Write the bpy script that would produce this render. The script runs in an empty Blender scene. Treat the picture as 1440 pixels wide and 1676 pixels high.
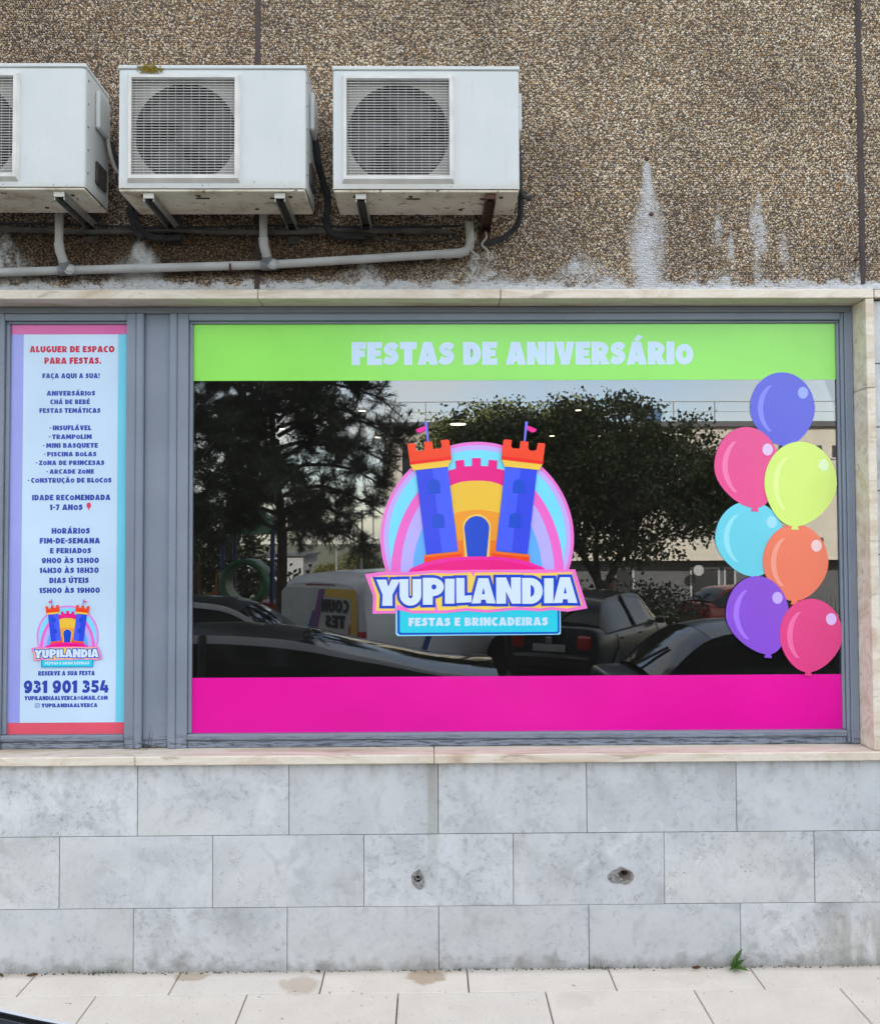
import bpy, math, random
import numpy as np
from mathutils import Vector, Matrix
rnd = random.Random(7)
R_ = math.radians
scn = bpy.context.scene
COL = scn.collection

# ------------------------------------------------------------------ camera
cam = bpy.data.cameras.new('camera')
cam.sensor_fit = 'HORIZONTAL'; cam.sensor_width = 36.0; cam.lens = 36.0
cam.clip_start = 0.05; cam.clip_end = 3000
co = bpy.data.objects.new('camera', cam); COL.objects.link(co)
co.matrix_world = (Matrix.Translation((0, -4.1, 2.0)) @ Matrix.Rotation(R_(-0.63), 4, 'Z')
                   @ Matrix.Rotation(R_(91.79), 4, 'X') @ Matrix.Rotation(R_(-0.24), 4, 'Z'))
scn.camera = co

# ------------------------------------------------------------------ sky, sun, exposure
SUN_EL, SUN_AZ = 33.0, 14.0          # sun stands behind the shop building (towards +Y, a little to +X)
world = bpy.data.worlds.new('World'); scn.world = world; world.use_nodes = True
wn = world.node_tree.nodes; wl = world.node_tree.links; wn.clear()
wo = wn.new('ShaderNodeOutputWorld'); bg = wn.new('ShaderNodeBackground'); bg.inputs[1].default_value = 0.1
sky = wn.new('ShaderNodeTexSky'); sky.sky_type = 'NISHITA'; sky.sun_disc = False
sky.sun_elevation = R_(SUN_EL); sky.sun_rotation = R_(SUN_AZ); sky.air_density = 1.0; sky.dust_density = 0.9; sky.ozone_density = 1.0
tc = wn.new('ShaderNodeTexCoord'); mp = wn.new('ShaderNodeMapping'); mp.inputs['Scale'].default_value = (1, 1, 3.2); mp.inputs['Location'].default_value = (7.8, 4.2, 2.4)
nz = wn.new('ShaderNodeTexNoise'); nz.inputs['Scale'].default_value = 2.1; nz.inputs['Detail'].default_value = 7; nz.inputs['Roughness'].default_value = 0.58
cr = wn.new('ShaderNodeValToRGB'); cr.color_ramp.elements[0].position = 0.38; cr.color_ramp.elements[1].position = 0.66
cr.color_ramp.elements[0].color = (.06, .06, .06, 1); cr.color_ramp.elements[1].color = (.72, .72, .72, 1)
mx = wn.new('ShaderNodeMix'); mx.data_type = 'RGBA'
wl.new(tc.outputs['Generated'], mp.inputs['Vector']); wl.new(mp.outputs[0], nz.inputs['Vector'])
wl.new(nz.outputs['Fac'], cr.inputs[0]); wl.new(cr.outputs[0], mx.inputs['Factor'])
wl.new(sky.outputs[0], mx.inputs['A']); mx.inputs['B'].default_value = (6.0, 5.5, 4.75, 1)
wl.new(mx.outputs['Result'], bg.inputs[0]); wl.new(bg.outputs[0], wo.inputs[0])
sl = bpy.data.lights.new('sun', 'SUN'); sl.energy = 3.0; sl.angle = R_(0.53); sl.color = (1, .94, .85)
so = bpy.data.objects.new('sun', sl); COL.objects.link(so)
sd = Vector((math.sin(R_(SUN_AZ)) * math.cos(R_(SUN_EL)), math.cos(R_(SUN_AZ)) * math.cos(R_(SUN_EL)), math.sin(R_(SUN_EL))))
so.rotation_euler = sd.to_track_quat('Z', 'Y').to_euler(); so.location = (0, 30, 40)
vs = scn.view_settings; vs.view_transform = 'Standard'; vs.look = 'None'; vs.gamma = 1.0; vs.use_curve_mapping = False
vs.exposure = 2.64
scn.cycles.max_bounces = 10; scn.cycles.transparent_max_bounces = 12
scn.cycles.use_denoising = True

# ------------------------------------------------------------------ material helpers
def srgb(r, g, b):
    f = lambda c: (c / 255 / 12.92) if c / 255 <= .04045 else ((c / 255 + .055) / 1.055) ** 2.4
    return (f(r), f(g), f(b), 1)
class NT:
    def __init__(s, name):
        s.m = bpy.data.materials.new(name); s.m.use_nodes = True
        s.t = s.m.node_tree; s.n = s.t.nodes; s.l = s.t.links
        s.p = s.n['Principled BSDF']; s.out = s.n['Material Output']
    def new(s, typ, **kw):
        n = s.n.new('ShaderNode' + typ)
        for k, v in kw.items():
            if k in n.inputs.keys(): s.put(n.inputs[k], v)
            else: setattr(n, k, v)
        return n
    def put(s, sock, v):
        if hasattr(v, 'is_output') or isinstance(v, bpy.types.NodeSocket): s.l.new(v, sock)
        else:
            if sock.type == 'RGBA' and len(v) == 3: v = (*v, 1)
            sock.default_value = v
    def pos(s): return s.new('NewGeometry').outputs['Position']
    def obj(s): return s.new('TexCoord').outputs['Object']
    def noise(s, vec, scale, detail=5, rough=.55, dist=0, out='Fac'):
        n = s.new('TexNoise', Scale=scale, Detail=detail, Roughness=rough, Distortion=dist)
        if vec is not None: s.l.new(vec, n.inputs['Vector'])
        return n.outputs[out]
    def vmap(s, vec, scale=(1, 1, 1), loc=(0, 0, 0), rot=(0, 0, 0)):
        n = s.new('Mapping'); s.l.new(vec, n.inputs['Vector'])
        n.inputs['Scale'].default_value = scale; n.inputs['Location'].default_value = loc; n.inputs['Rotation'].default_value = rot
        return n.outputs[0]
    def ramp(s, fac, stops):
        n = s.new('ValToRGB'); e = n.color_ramp.elements
        while len(e) > 2: e.remove(e[-1])
        while len(e) < len(stops): e.new(.5)
        for el, (p, c) in zip(e, stops):
            el.position = p; el.color = (c, c, c, 1) if isinstance(c, (int, float)) else ((*c, 1) if len(c) == 3 else c)
        s.l.new(fac, n.inputs[0]); return n.outputs[0]
    def mix(s, fac, a, b, mode='MIX'):
        n = s.new('Mix', data_type='RGBA', blend_type=mode)
        s.put(n.inputs['Factor'], fac)
        for k, v in (('A', a), ('B', b)):
            i = [q for q in n.inputs if q.name == k and q.type == 'RGBA'][0]; s.put(i, v)
        return [q for q in n.outputs if q.type == 'RGBA'][0]
    def math(s, op, a, b=0.0, clamp=False):
        n = s.new('Math', operation=op); n.use_clamp = clamp
        s.put(n.inputs[0], a); s.put(n.inputs[1], b); return n.outputs[0]
    def xyz(s, vec):
        n = s.new('SeparateXYZ'); s.l.new(vec, n.inputs[0]); return n.outputs
    def step(s, v, a, b):      # smooth 0..1 as v runs a..b (a may exceed b)
        n = s.new('MapRange', interpolation_type='SMOOTHSTEP'); n.inputs['From Min'].default_value = a; n.inputs['From Max'].default_value = b
        s.put(n.inputs['Value'], v); return n.outputs[0]
    def band(s, v, a, b, soft):
        return s.math('MULTIPLY', s.step(v, a - soft, a + soft), s.step(v, b + soft, b - soft))
    def bump(s, h, strength=.3, dist=.01):
        n = s.new('Bump', Strength=strength, Distance=dist); s.l.new(h, n.inputs['Height'])
        s.l.new(n.outputs[0], s.p.inputs['Normal']); return n.outputs[0]
    def base(s, c): s.put(s.p.inputs['Base Color'], c)
    def set(s, **kw):
        for k, v in kw.items(): s.put(s.p.inputs[k.replace('_', ' ')], v)
        return s.m
def plain(name, col, rough=.5, metal=0, spec=.5, vary=.12, vscale=6):
    t = NT(name); c = tuple(col[:3])
    n = t.noise(t.obj(), vscale, 5)
    t.base(t.ramp(n, [(.3, tuple(x * (1 - vary) for x in c)), (.7, tuple(min(1, x * (1 + vary)) for x in c))]))
    t.set(Roughness=rough, Metallic=metal, Specular_IOR_Level=spec); return t.m
_vin = {}
def vinyl(rgb):
    if rgb in _vin: return _vin[rgb]
    t = NT('vinyl_%d_%d_%d' % rgb); c = srgb(*rgb)[:3]
    c = tuple(min(.9, x * .98) for x in c)
    n = t.noise(t.pos(), 2.3, 3)
    t.base(t.ramp(n, [(.3, tuple(x * .94 for x in c)), (.7, tuple(min(.92, x * 1.05) for x in c))]))
    t.bump(t.noise(t.pos(), 7, 4, .6), .25, .002); t.set(Roughness=.25, Specular_IOR_Level=.5)
    _vin[rgb] = t.m; return t.m

# ------------------------------------------------------------------ mesh helpers
class MB:
    def __init__(s): s.v = []; s.f = []; s.mi = []
    def add(s, vs_, fs, mi=0):
        o = len(s.v); s.v += [tuple(p) for p in vs_]; s.f += [tuple(i + o for i in f) for f in fs]; s.mi += [mi] * len(fs); return s
    def box(s, x0, x1, y0, y1, z0, z1, mi=0):
        return s.add([(x0, y0, z0), (x1, y0, z0), (x1, y1, z0), (x0, y1, z0), (x0, y0, z1), (x1, y0, z1), (x1, y1, z1), (x0, y1, z1)],
                     [(0, 3, 2, 1), (4, 5, 6, 7), (0, 1, 5, 4), (1, 2, 6, 5), (2, 3, 7, 6), (3, 0, 4, 7)], mi)
    def cbox(s, x0, x1, y0, y1, z0, z1, c=.004, mi=0):   # every edge chamfered
        P = []
        for (x, sx) in ((x0, 1), (x1, -1)):
            for (y, sy) in ((y0, 1), (y1, -1)):
                for (z, sz) in ((z0, 1), (z1, -1)):
                    P += [(x, y + sy * c, z + sz * c), (x + sx * c, y, z + sz * c), (x + sx * c, y + sy * c, z)]
        I = lambda a, b, d, k: ((a * 2 + b) * 2 + d) * 3 + k
        F = []
        for a in (0, 1):
            F.append(tuple(I(a, b, d, 0) for b, d in ((0, 0), (0, 1), (1, 1), (1, 0)))[::(1 if a == 0 else -1)])
            F.append(tuple(I(b, a, d, 1) for b, d in ((0, 0), (0, 1), (1, 1), (1, 0)))[::(-1 if a == 0 else 1)])
            F.append(tuple(I(b, d, a, 2) for b, d in ((0, 0), (0, 1), (1, 1), (1, 0)))[::(1 if a == 0 else -1)])
        for a in (0, 1):
            for b in (0, 1):
                F.append((I(a, b, 0, 0), I(a, b, 1, 0), I(a, b, 1, 1), I(a, b, 0, 1)))
                F.append((I(a, 0, b, 0), I(a, 1, b, 0), I(a, 1, b, 2), I(a, 0, b, 2)))
                F.append((I(0, a, b, 1), I(1, a, b, 1), I(1, a, b, 2), I(0, a, b, 2)))
        for a in (0, 1):
            for b in (0, 1):
                for d in (0, 1): F.append((I(a, b, d, 0), I(a, b, d, 1), I(a, b, d, 2)))
        return s.add(P, F, mi)
    def tube(s, pts, r, n=10, mi=0, cap=True):
        pts = [Vector(p) for p in pts]; rr = r if isinstance(r, (list, tuple)) else [r] * len(pts)
        vs_ = []; up = None
        for i, p in enumerate(pts):
            d = (pts[min(i + 1, len(pts) - 1)] - pts[max(i - 1, 0)]).normalized()
            if up is None: up = Vector((0, 0, 1)) if abs(d.z) < .9 else Vector((1, 0, 0))
            a = d.cross(up).normalized(); b = a.cross(d).normalized(); up = b
            for k in range(n):
                t = 2 * math.pi * k / n; vs_.append(p + (a * math.cos(t) + b * math.sin(t)) * rr[i])
        fs = [(i * n + k, i * n + (k + 1) % n, (i + 1) * n + (k + 1) % n, (i + 1) * n + k) for i in range(len(pts) - 1) for k in range(n)]
        if cap: fs += [tuple(range(n))[::-1], tuple((len(pts) - 1) * n + k for k in range(n))]
        return s.add(vs_, fs, mi)
    def lathe(s, prof, axis='Y', n=24, c=(0, 0, 0), mi=0):   # prof: (radius, height along axis)
        vs_ = []
        for r, h in prof:
            for k in range(n):
                t = 2 * math.pi * k / n; a, b = r * math.cos(t), r * math.sin(t)
                vs_.append({'Y': (c[0] + a, c[1] + h, c[2] + b), 'Z': (c[0] + a, c[1] + b, c[2] + h), 'X': (c[0] + h, c[1] + a, c[2] + b)}[axis])
        fs = [(i * n + k, i * n + (k + 1) % n, (i + 1) * n + (k + 1) % n, (i + 1) * n + k) for i in range(len(prof) - 1) for k in range(n)]
        return s.add(vs_, fs, mi)
    def grid(s, rows, mi=0, closed=False):
        n = len(rows[0]); vs_ = [p for r in rows for p in r]
        fs = [(i * n + k, i * n + (k + 1) % n, (i + 1) * n + (k + 1) % n, (i + 1) * n + k) for i in range(len(rows) - 1) for k in range(n if closed else n - 1)]
        return s.add(vs_, fs, mi)
    def mesh(s, name, mats, smooth=False, ang=38):
        me = bpy.data.meshes.new(name); me.from_pydata(s.v, [], s.f)
        for m in (mats if isinstance(mats, (list, tuple)) else [mats]): me.materials.append(m)
        if max(s.mi, default=0): me.polygons.foreach_set('material_index', s.mi)
        if smooth:
            me.polygons.foreach_set('use_smooth', [True] * len(me.polygons))
            try: me.set_sharp_from_angle(angle=R_(ang))
            except Exception: pass
        me.update(); return me
    def build(s, name, mats, parent=None, smooth=False, loc=(0, 0, 0), ang=38):
        return link(name, s.mesh(name, mats, smooth, ang), parent, loc)
def link(name, me, parent=None, loc=(0, 0, 0)):
    o = bpy.data.objects.new(name, me); COL.objects.link(o); o.location = loc
    if parent is not None: o.parent = parent
    return o
def thing(name, label, cat, loc=(0, 0, 0), rz=0, group=None):
    o = bpy.data.objects.new(name, None); COL.objects.link(o); o.location = loc; o.rotation_euler = (0, 0, rz)
    o.empty_display_size = .1
    return tag(o, label, cat, group)
def tag(o, label, cat, group=None):
    o['label'] = label; o['category'] = cat
    if group: o['group'] = group
    return o
def struct(o, kind='structure'): o['kind'] = kind; return o
def part_empty(name, parent, loc=(0, 0, 0)):
    o = bpy.data.objects.new(name, None); COL.objects.link(o); o.parent = parent; o.location = loc; o.empty_display_size = .05; return o
def copy_tree(o, parent=None):
    c = o.copy(); COL.objects.link(c); c.parent = parent
    for ch in o.children: copy_tree(ch, c)
    return c
def catmull(P, n=8):
    P = [Vector(p) for p in P]; out = []
    for i in range(len(P) - 1):
        a, b, c, d = P[max(i - 1, 0)], P[i], P[i + 1], P[min(i + 2, len(P) - 1)]
        for k in range(n):
            t = k / n
            out.append(.5 * ((2 * b) + (c - a) * t + (2 * a - 5 * b + 4 * c - d) * t * t + (3 * b - a - 3 * c + d) * t ** 3))
    out.append(P[-1]); return out
def sheet(name, contours, mat, parent, y, th=.0005, loc=(0, 0, 0)):
    """Flat shape in the XZ plane facing -Y: contours in metres, holes by even-odd; its front lies at y."""
    cu = bpy.data.curves.new(name, 'CURVE'); cu.dimensions = '2D'; cu.fill_mode = 'BOTH'; cu.extrude = th / 2
    for c in contours:
        sp = cu.splines.new('POLY'); sp.points.add(len(c) - 1); sp.use_cyclic_u = True
        for p, q in zip(sp.points, c): p.co = (q[0], q[1], 0, 1)
    ob = bpy.data.objects.new(name, cu); me = bpy.data.meshes.new_from_object(ob)
    bpy.data.objects.remove(ob); bpy.data.curves.remove(cu)
    n = len(me.vertices); a = np.empty(n * 3, 'f'); me.vertices.foreach_get('co', a); a = a.reshape(-1, 3)
    b = np.stack([a[:, 0], y + th / 2 - a[:, 2], a[:, 1]], 1); me.vertices.foreach_set('co', b.ravel().astype('f'))
    me.materials.clear(); me.materials.append(mat); me.name = name; me.update()
    return link(name, me, parent, loc)

# ------------------------------------------------------------------ heavy display lettering (own outlines, cap height 1)
def arc(cx, cy, rx, ry, a0, a1, n=12):
    return [(cx + rx * math.cos(R_(a0 + (a1 - a0) * k / n)), cy + ry * math.sin(R_(a0 + (a1 - a0) * k / n))) for k in range(n + 1)]
def ell(cx, cy, rx, ry, n=28): return arc(cx, cy, rx, ry, 0, 360 - 360 / n, n - 1)
def stroke(pts, w, n=6):
    P = [Vector((p[0], p[1], 0)) for p in pts]; Q = catmull(P, n); L, Rr = [], []
    for i, p in enumerate(Q):
        d = (Q[min(i + 1, len(Q) - 1)] - Q[max(i - 1, 0)]).normalized(); nn = Vector((-d.y, d.x, 0)) * w
        L.append((p.x + nn.x, p.y + nn.y)); Rr.append((p.x - nn.x, p.y - nn.y))
    return L + Rr[::-1]
G = {}
G['I'] = (.35, [[(0, 0), (.01, 1), (.35, 1), (.34, 0)]])
G['F'] = (.65, [[(0, 0), (0, 1), (.66, 1), (.64, .72), (.35, .73), (.35, .62), (.6, .62), (.59, .36), (.35, .36), (.35, 0)]])
G['E'] = (.68, [[(0, 0), (0, 1), (.68, 1), (.66, .75), (.35, .75), (.35, .63), (.61, .63), (.6, .39), (.35, .39), (.35, .25), (.67, .26), (.68, 0)]])
G['L'] = (.64, [[(0, 0), (0, 1), (.35, 1), (.35, .29), (.65, .31), (.65, .03)]])
G['T'] = (.76, [[(0, 1), (.76, 1), (.76, .72), (.555, .72), (.55, 0), (.2, 0), (.2, .72), (0, .72)]])
G['H'] = (.84, [[(0, 0), (0, 1), (.33, 1), (.33, .64), (.51, .64), (.51, 1), (.84, 1), (.84, 0), (.51, 0), (.51, .36), (.33, .36), (.33, 0)]])
_A = [[(0, 0), (.26, 1), (.64, 1), (.92, 0), (.56, .01), (.53, .15), (.37, .15), (.345, .01)], [(.395, .37), (.455, .64), (.51, .37)]]
G['A'] = (.92, _A)
G['V'] = (.86, [[(0, 1), (.36, 1), (.44, .45), (.52, 1), (.86, 1), (.61, 0), (.26, 0)]])
G['N'] = (.84, [[(0, 0), (0, 1), (.34, 1), (.51, .54), (.51, 1), (.84, 1), (.84, 0), (.53, 0), (.33, .47), (.33, 0)]])
G['M'] = (1.05, [[(0, 0), (.05, 1), (.38, 1), (.525, .6), (.67, 1), (1.0, 1), (1.05, 0), (.72, 0), (.69, .47), (.6, .15), (.45, .15), (.36, .47), (.33, 0)]])
G['Y'] = (.9, [[(0, 1), (.38, 1), (.46, .72), (.58, 1), (.93, 1), (.62, .42), (.62, 0), (.22, 0), (.24, .42)]])
G['U'] = (.84, [[(0, 1), (.34, 1)] + arc(.42, .36, .08, .1, 180, 360, 8) + [(.5, 1), (.84, 1)] + arc(.42, .4, .42, .42, 0, -180, 14)])
_O = [ell(.47, .5, .47, .52), ell(.47, .5, .135, .22)]
G['O'] = (.94, _O)
G['o'] = (.82, [[(x * .87, y * .87 + .01) for x, y in c] for c in _O])
G['0'] = (.8, [ell(.4, .5, .4, .52), ell(.4, .5, .1, .23)])
G['Q'] = (.94, [arc(.47, .5, .47, .52, -30, 280, 26) + [(.66, -.1), (.95, -.12), (.86, .12)], ell(.47, .5, .135, .22)])
_C = arc(.47, .5, .47, .52, 52, 308, 22) + arc(.48, .5, .14, .24, 300, 60, 12)
G['C'] = (.76, [_C])
G['G'] = (.84, [arc(.47, .5, .47, .52, 52, 300, 22) + [(.8, .1), (.83, .55), (.46, .55), (.46, .34), (.55, .34), (.55, .29)] + arc(.48, .5, .14, .22, 285, 65, 12)])
_S = stroke([(.6, .74), (.44, .84), (.24, .8), (.16, .68), (.28, .57), (.46, .48), (.54, .34), (.44, .2), (.24, .15), (.04, .24)], .145)
G['S'] = (.7, [_S])
G['D'] = (.82, [[(0, 0), (0, 1), (.35, 1)] + arc(.35, .5, .47, .5, 85, -85, 14) + [(.35, 0)], [(.34, .27)] + arc(.34, .5, .15, .23, -85, 85, 8) + [(.34, .73)]])
G['P'] = (.76, [[(0, 0), (0, 1), (.36, 1)] + arc(.36, .66, .4, .34, 85, -85, 12) + [(.36, .32), (.35, 0)], ell(.4, .66, .09, .1, 12)])
G['R'] = (.8, [[(0, 0), (0, 1), (.36, 1)] + arc(.36, .68, .4, .32, 85, -55, 12) + [(.82, .02), (.46, 0), (.34, .3), (.33, 0)], ell(.4, .68, .085, .1, 12)])
G['B'] = (.78, [[(0, 0), (0, 1), (.36, 1)] + arc(.36, .745, .36, .255, 85, -60, 8) + arc(.38, .28, .4, .28, 60, -85, 8) + [(.36, 0)], ell(.39, .735, .075, .075, 10), ell(.4, .285, .085, .085, 10)])
G['Z'] = (.72, [[(0, 0), (.02, .25), (.32, .72), (.04, .72), (.04, 1), (.7, 1), (.7, .74), (.42, .28), (.72, .28), (.72, 0)]])
G['1'] = (.46, [[(.12, 0), (.12, .68), (0, .68), (0, .86), (.22, 1), (.46, 1), (.46, 0)]])
G['3'] = (.7, [stroke([(.05, .82), (.3, .87), (.5, .75), (.42, .6), (.3, .53), (.46, .46), (.54, .3), (.42, .16), (.22, .13), (.0, .2)], .135)])
G['4'] = (.78, [[(.42, 0), (.42, .17), (.0, .17), (.02, .4), (.2, 1), (.5, 1), (.32, .4), (.42, .4), (.42, .62), (.7, .62), (.7, .4), (.78, .4), (.78, .17), (.7, .17), (.7, 0)]])
G['5'] = (.7, [[(.06, 1), (.66, 1), (.64, .75), (.34, .75), (.33, .66)] + arc(.32, .33, .38, .34, 80, -150, 16) + [(.02, .28), (.3, .28)] + arc(.32, .35, .1, .09, -60, 90, 8) + [(.04, .45)]])
G['7'] = (.66, [[(.08, 0), (.34, .72), (0, .72), (0, 1), (.66, 1), (.66, .8), (.42, 0)]])
G['8'] = (.76, [arc(.38, .75, .33, .27, -35, 215, 14) + arc(.38, .28, .38, .3, 140, 400, 16), ell(.38, .735, .08, .085, 10), ell(.38, .285, .1, .1, 10)])
G['9'] = (.78, [arc(.38, .64, .39, .38, -20, 245, 20) + [(.36, .26), (.3, .24), (.1, .3), (.08, .04), (.28, -.02)] + arc(.3, .46, .46, .48, -80, -8, 8), ell(.36, .65, .1, .12, 12)])
G['.'] = (.3, [ell(.15, .13, .15, .14, 12)])
G['!'] = (.3, [[(.0, 1), (.32, 1), (.25, .36), (.08, .36)], ell(.16, .13, .14, .14, 12)])
G['-'] = (.4, [[(0, .36), (0, .6), (.4, .6), (.4, .36)]])
G['·'] = (.55, [ell(.15, .5, .15, .15, 10)])
G['@'] = (.85, [ell(.4, .5, .4, .4), ell(.4, .5, .27, .27, 20), ell(.42, .5, .14, .14, 12)])
def accent(base, marks): w, c = G[base]; return (w, c + marks)
_ac = [(.36, 1.08), (.52, 1.32), (.74, 1.24), (.54, 1.06)]
G['Á'] = accent('A', [_ac]); G['É'] = accent('E', [[(x - .12, y) for x, y in _ac]]); G['Ú'] = accent('U', [_ac])
G['À'] = accent('A', [[(.9 - x, y) for x, y in _ac]]); G['Ã'] = accent('A', [stroke([(.2, 1.12), (.36, 1.2), (.52, 1.14), (.7, 1.22)], .06)])
G['Ç'] = accent('C', [[(.42, -.06), (.6, -.06), (.62, -.2), (.5, -.28), (.34, -.26), (.34, -.17), (.46, -.17)]])
def text_contours(s, gap=.09, space=.4):
    out = []; x = 0
    for ch in s:
        if ch == ' ': x += space; continue
        w, cs = G[ch]
        for c in cs: out.append([(px + x, py) for px, py in c])
        x += w + gap
    return out, x - gap
NH = dict(A=1, O=1, o=1, Q=1, D=1, P=1, R=1, B=2)
NH.update({'Á': 1, 'À': 1, 'Ã': 1, '0': 1, '8': 2, '9': 1})
def lettering(s, xc, z0, h, width, mat, parent, y, name='lettering', th=.0005, bold=0):
    cs, w = text_contours(s)
    if bold:
        cs = []; x = 0
        for ch in s:
            if ch == ' ': x += .36; continue
            w0, gc = G[ch]
            for i, c in enumerate(gc): cs.append([(px + x, py) for px, py in offset_poly(c, -bold * .8 if 1 <= i <= NH.get(ch, 0) else bold)])
            x += w0 + .085
        w = x - .085
    return sheet(name, [[(xc + (px / w - .5) * width, z0 + py * h) for px, py in c] for c in cs], mat, parent, y, th)
def offset_poly(P, d):
    A = sum(P[i - 1][0] * P[i][1] - P[i][0] * P[i - 1][1] for i in range(len(P)))
    s = 1 if A > 0 else -1; out = []; n = len(P)
    for i in range(n):
        a, b, c = Vector(P[i - 1]), Vector(P[i]), Vector(P[(i + 1) % n])
        e1 = (b - a).normalized(); e2 = (c - b).normalized()
        n1 = Vector((e1.y, -e1.x)) * s; n2 = Vector((e2.y, -e2.x)) * s
        m = (n1 + n2); k = max(.45, 1 + n1.dot(n2)); q = b + m * (d / k); out.append((q.x, q.y))
    return out

# ------------------------------------------------------------------ surface materials
def wall_wear(t, col, pebble):
    """lime streaks, cement smear, moisture and painted under-unit shade on the pebble render; all masks in metres on the wall"""
    p = t.pos(); X, Y, Z = t.xyz(p)
    n1 = t.noise(p, 9, 6, .65); n2 = t.noise(t.vmap(p, (5, 5, 1.3)), 2.2, 5, .6); n3 = t.noise(p, 60, 3, .6); n4 = t.noise(p, 1.4, 5, .6)
    def mul(*a):
        r = a[0]
        for b in a[1:]: r = t.math('MULTIPLY', r, b)
        return r
    # broad tone shifts, darker upper left
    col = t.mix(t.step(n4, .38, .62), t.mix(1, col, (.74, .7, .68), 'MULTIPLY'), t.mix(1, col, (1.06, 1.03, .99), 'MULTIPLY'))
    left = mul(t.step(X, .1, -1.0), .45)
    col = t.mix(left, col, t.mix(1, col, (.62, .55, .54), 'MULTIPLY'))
    # damp brown below the units, deepened with their shade painted in
    damp_shade = mul(t.step(X, .55, -.2), t.band(Z, 3.22, 3.46, .05), .95)
    col = t.mix(damp_shade, col, t.mix(1, col, (.30, .25, .20), 'MULTIPLY'))
    # lime streaks: (x, z top, z bottom, half width)
    masks = None
    for (x, zt, zb, hw, am) in ((1.035, 3.80, 3.15, .085, 1.0), (1.56, 3.64, 3.38, .042, .86), (1.545, 3.56, 3.26, .022, .82), (1.37, 3.58, 3.42, .026, .78), (1.425, 3.45, 3.35, .018, .86), (1.68, 3.46, 3.33, .025, .70),
                            (.62, 3.56, 3.36, .05, .38), (.72, 3.42, 3.2, .07, .32), (1.74, 3.8, 3.68, .03, .3), (-1.36, 3.42, 3.14, .13, .93), (-.30, 3.34, 3.14, .13, .8), (.24, 3.36, 3.14, .16, .86), (-2.0, 3.45, 3.15, .14, .84), (.72, 3.34, 3.14, .2, .74), (2.0, 3.95, 3.55, .03, .35)):
        wz = t.math('ADD', t.math('MULTIPLY', t.math('POWER', t.math('DIVIDE', t.math('SUBTRACT', zt + .012, Z), .62 * (zt - zb), True), .85), .95), .05)
        dx = t.math('ABSOLUTE', t.math('ADD', t.math('SUBTRACT', X, x), t.math('MULTIPLY', t.math('SUBTRACT', n2, .5), hw * 1.6)))
        m = t.math('DIVIDE', dx, t.math('MULTIPLY', wz, hw))
        m = mul(t.step(m, 1.35, .15), t.band(Z, zb - .03, zt, .04), t.step(t.math('ADD', t.math('ADD', n1, t.math('MULTIPLY', n3, .8)), am * .35 - .35), .62 if am < .9 else .42, 1.05 if am < .9 else 1.0), min(1, am + .15))
        masks = m if masks is None else t.math('MAXIMUM', masks, m)
    # cement smear along the lintel
    edge = t.math('ADD', 3.180, t.math('MULTIPLY', t.math('SUBTRACT', n1, .40), .26))
    sm = mul(t.step(t.math('SUBTRACT', Z, edge), .02, -.012), t.step(n3, .25, .5))
    sm2 = mul(t.step(Z, 3.34, 3.17), t.step(n1, .45, .7), .55)
    masks = t.math('MAXIMUM', t.math('MAXIMUM', masks, sm), sm2)
    return t.mix(t.math('MINIMUM', masks, .9), col, (.54, .545, .55))
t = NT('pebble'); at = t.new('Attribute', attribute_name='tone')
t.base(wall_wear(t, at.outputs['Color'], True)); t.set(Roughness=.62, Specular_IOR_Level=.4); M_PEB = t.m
t = NT('render_mortar'); n = t.noise(t.pos(), 130, 4)
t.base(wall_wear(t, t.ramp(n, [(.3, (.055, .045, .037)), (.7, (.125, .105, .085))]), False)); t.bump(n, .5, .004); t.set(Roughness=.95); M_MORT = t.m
t = NT('pebble_render_far'); v = t.new('TexVoronoi', Scale=78.0); t.l.new(t.pos(), v.inputs['Vector'])
t.base(t.mix(t.ramp(v.outputs['Distance'], [(.25, 0), (.55, 1)]), t.mix(.6, v.outputs['Color'], (.34, .28, .21)), (.05, .04, .035))); t.set(Roughness=.9); M_FAR = t.m
M_SEAL = plain('joint_sealant', (.05, .035, .032), .8, vary=.3, vscale=14)

t = NT('limestone'); oi = t.new('ObjectInfo'); rv = t.new('CombineXYZ')
for i in range(3): t.l.new(t.math('MULTIPLY', oi.outputs['Random'], (31.0, 17.0, 23.0)[i]), rv.inputs[i])
va = t.new('VectorMath', operation='ADD'); t.l.new(t.pos(), va.inputs[0]); t.l.new(rv.outputs[0], va.inputs[1]); pv = va.outputs[0]
X, Y, Z = t.xyz(t.pos())
n1 = t.noise(pv, 3.2, 7, .62, .6); n2 = t.noise(pv, 14, 6, .6); n3 = t.noise(pv, 170, 3, .7); n4 = t.noise(pv, 6.5, 4, .5, 1.2)
c = t.ramp(n1, [(.28, (.36, .37, .37)), (.42, (.545, .555, .56)), (.56, (.64, .65, .65)), (.70, (.71, .71, .70))])
n5 = t.noise(pv, 38, 5, .68); c = t.mix(t.math('MULTIPLY', t.step(n2, .52, .74), .5), c, (.37, .375, .37)); c = t.mix(t.math('MULTIPLY', t.math('MULTIPLY', t.step(n5, .52, .66), t.step(n1, .62, .42)), .7), c, (.29, .29, .28)); c = t.mix(t.math('MULTIPLY', t.step(t.noise(pv, 1.1, 3), .48, .66), .4), c, (.62, .60, .54))
c = t.mix(t.math('MULTIPLY', t.math('MULTIPLY', t.step(n4, .56, .66), t.step(n2, .40, .56)), .42), c, (.37, .375, .37))
c = t.mix(t.math('MULTIPLY', t.step(n4, .38, .30), .5), c, (.74, .73, .70))
c = t.mix(t.math('MULTIPLY', t.step(n3, .52, .75), .5), c, (.33, .33, .33))
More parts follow.
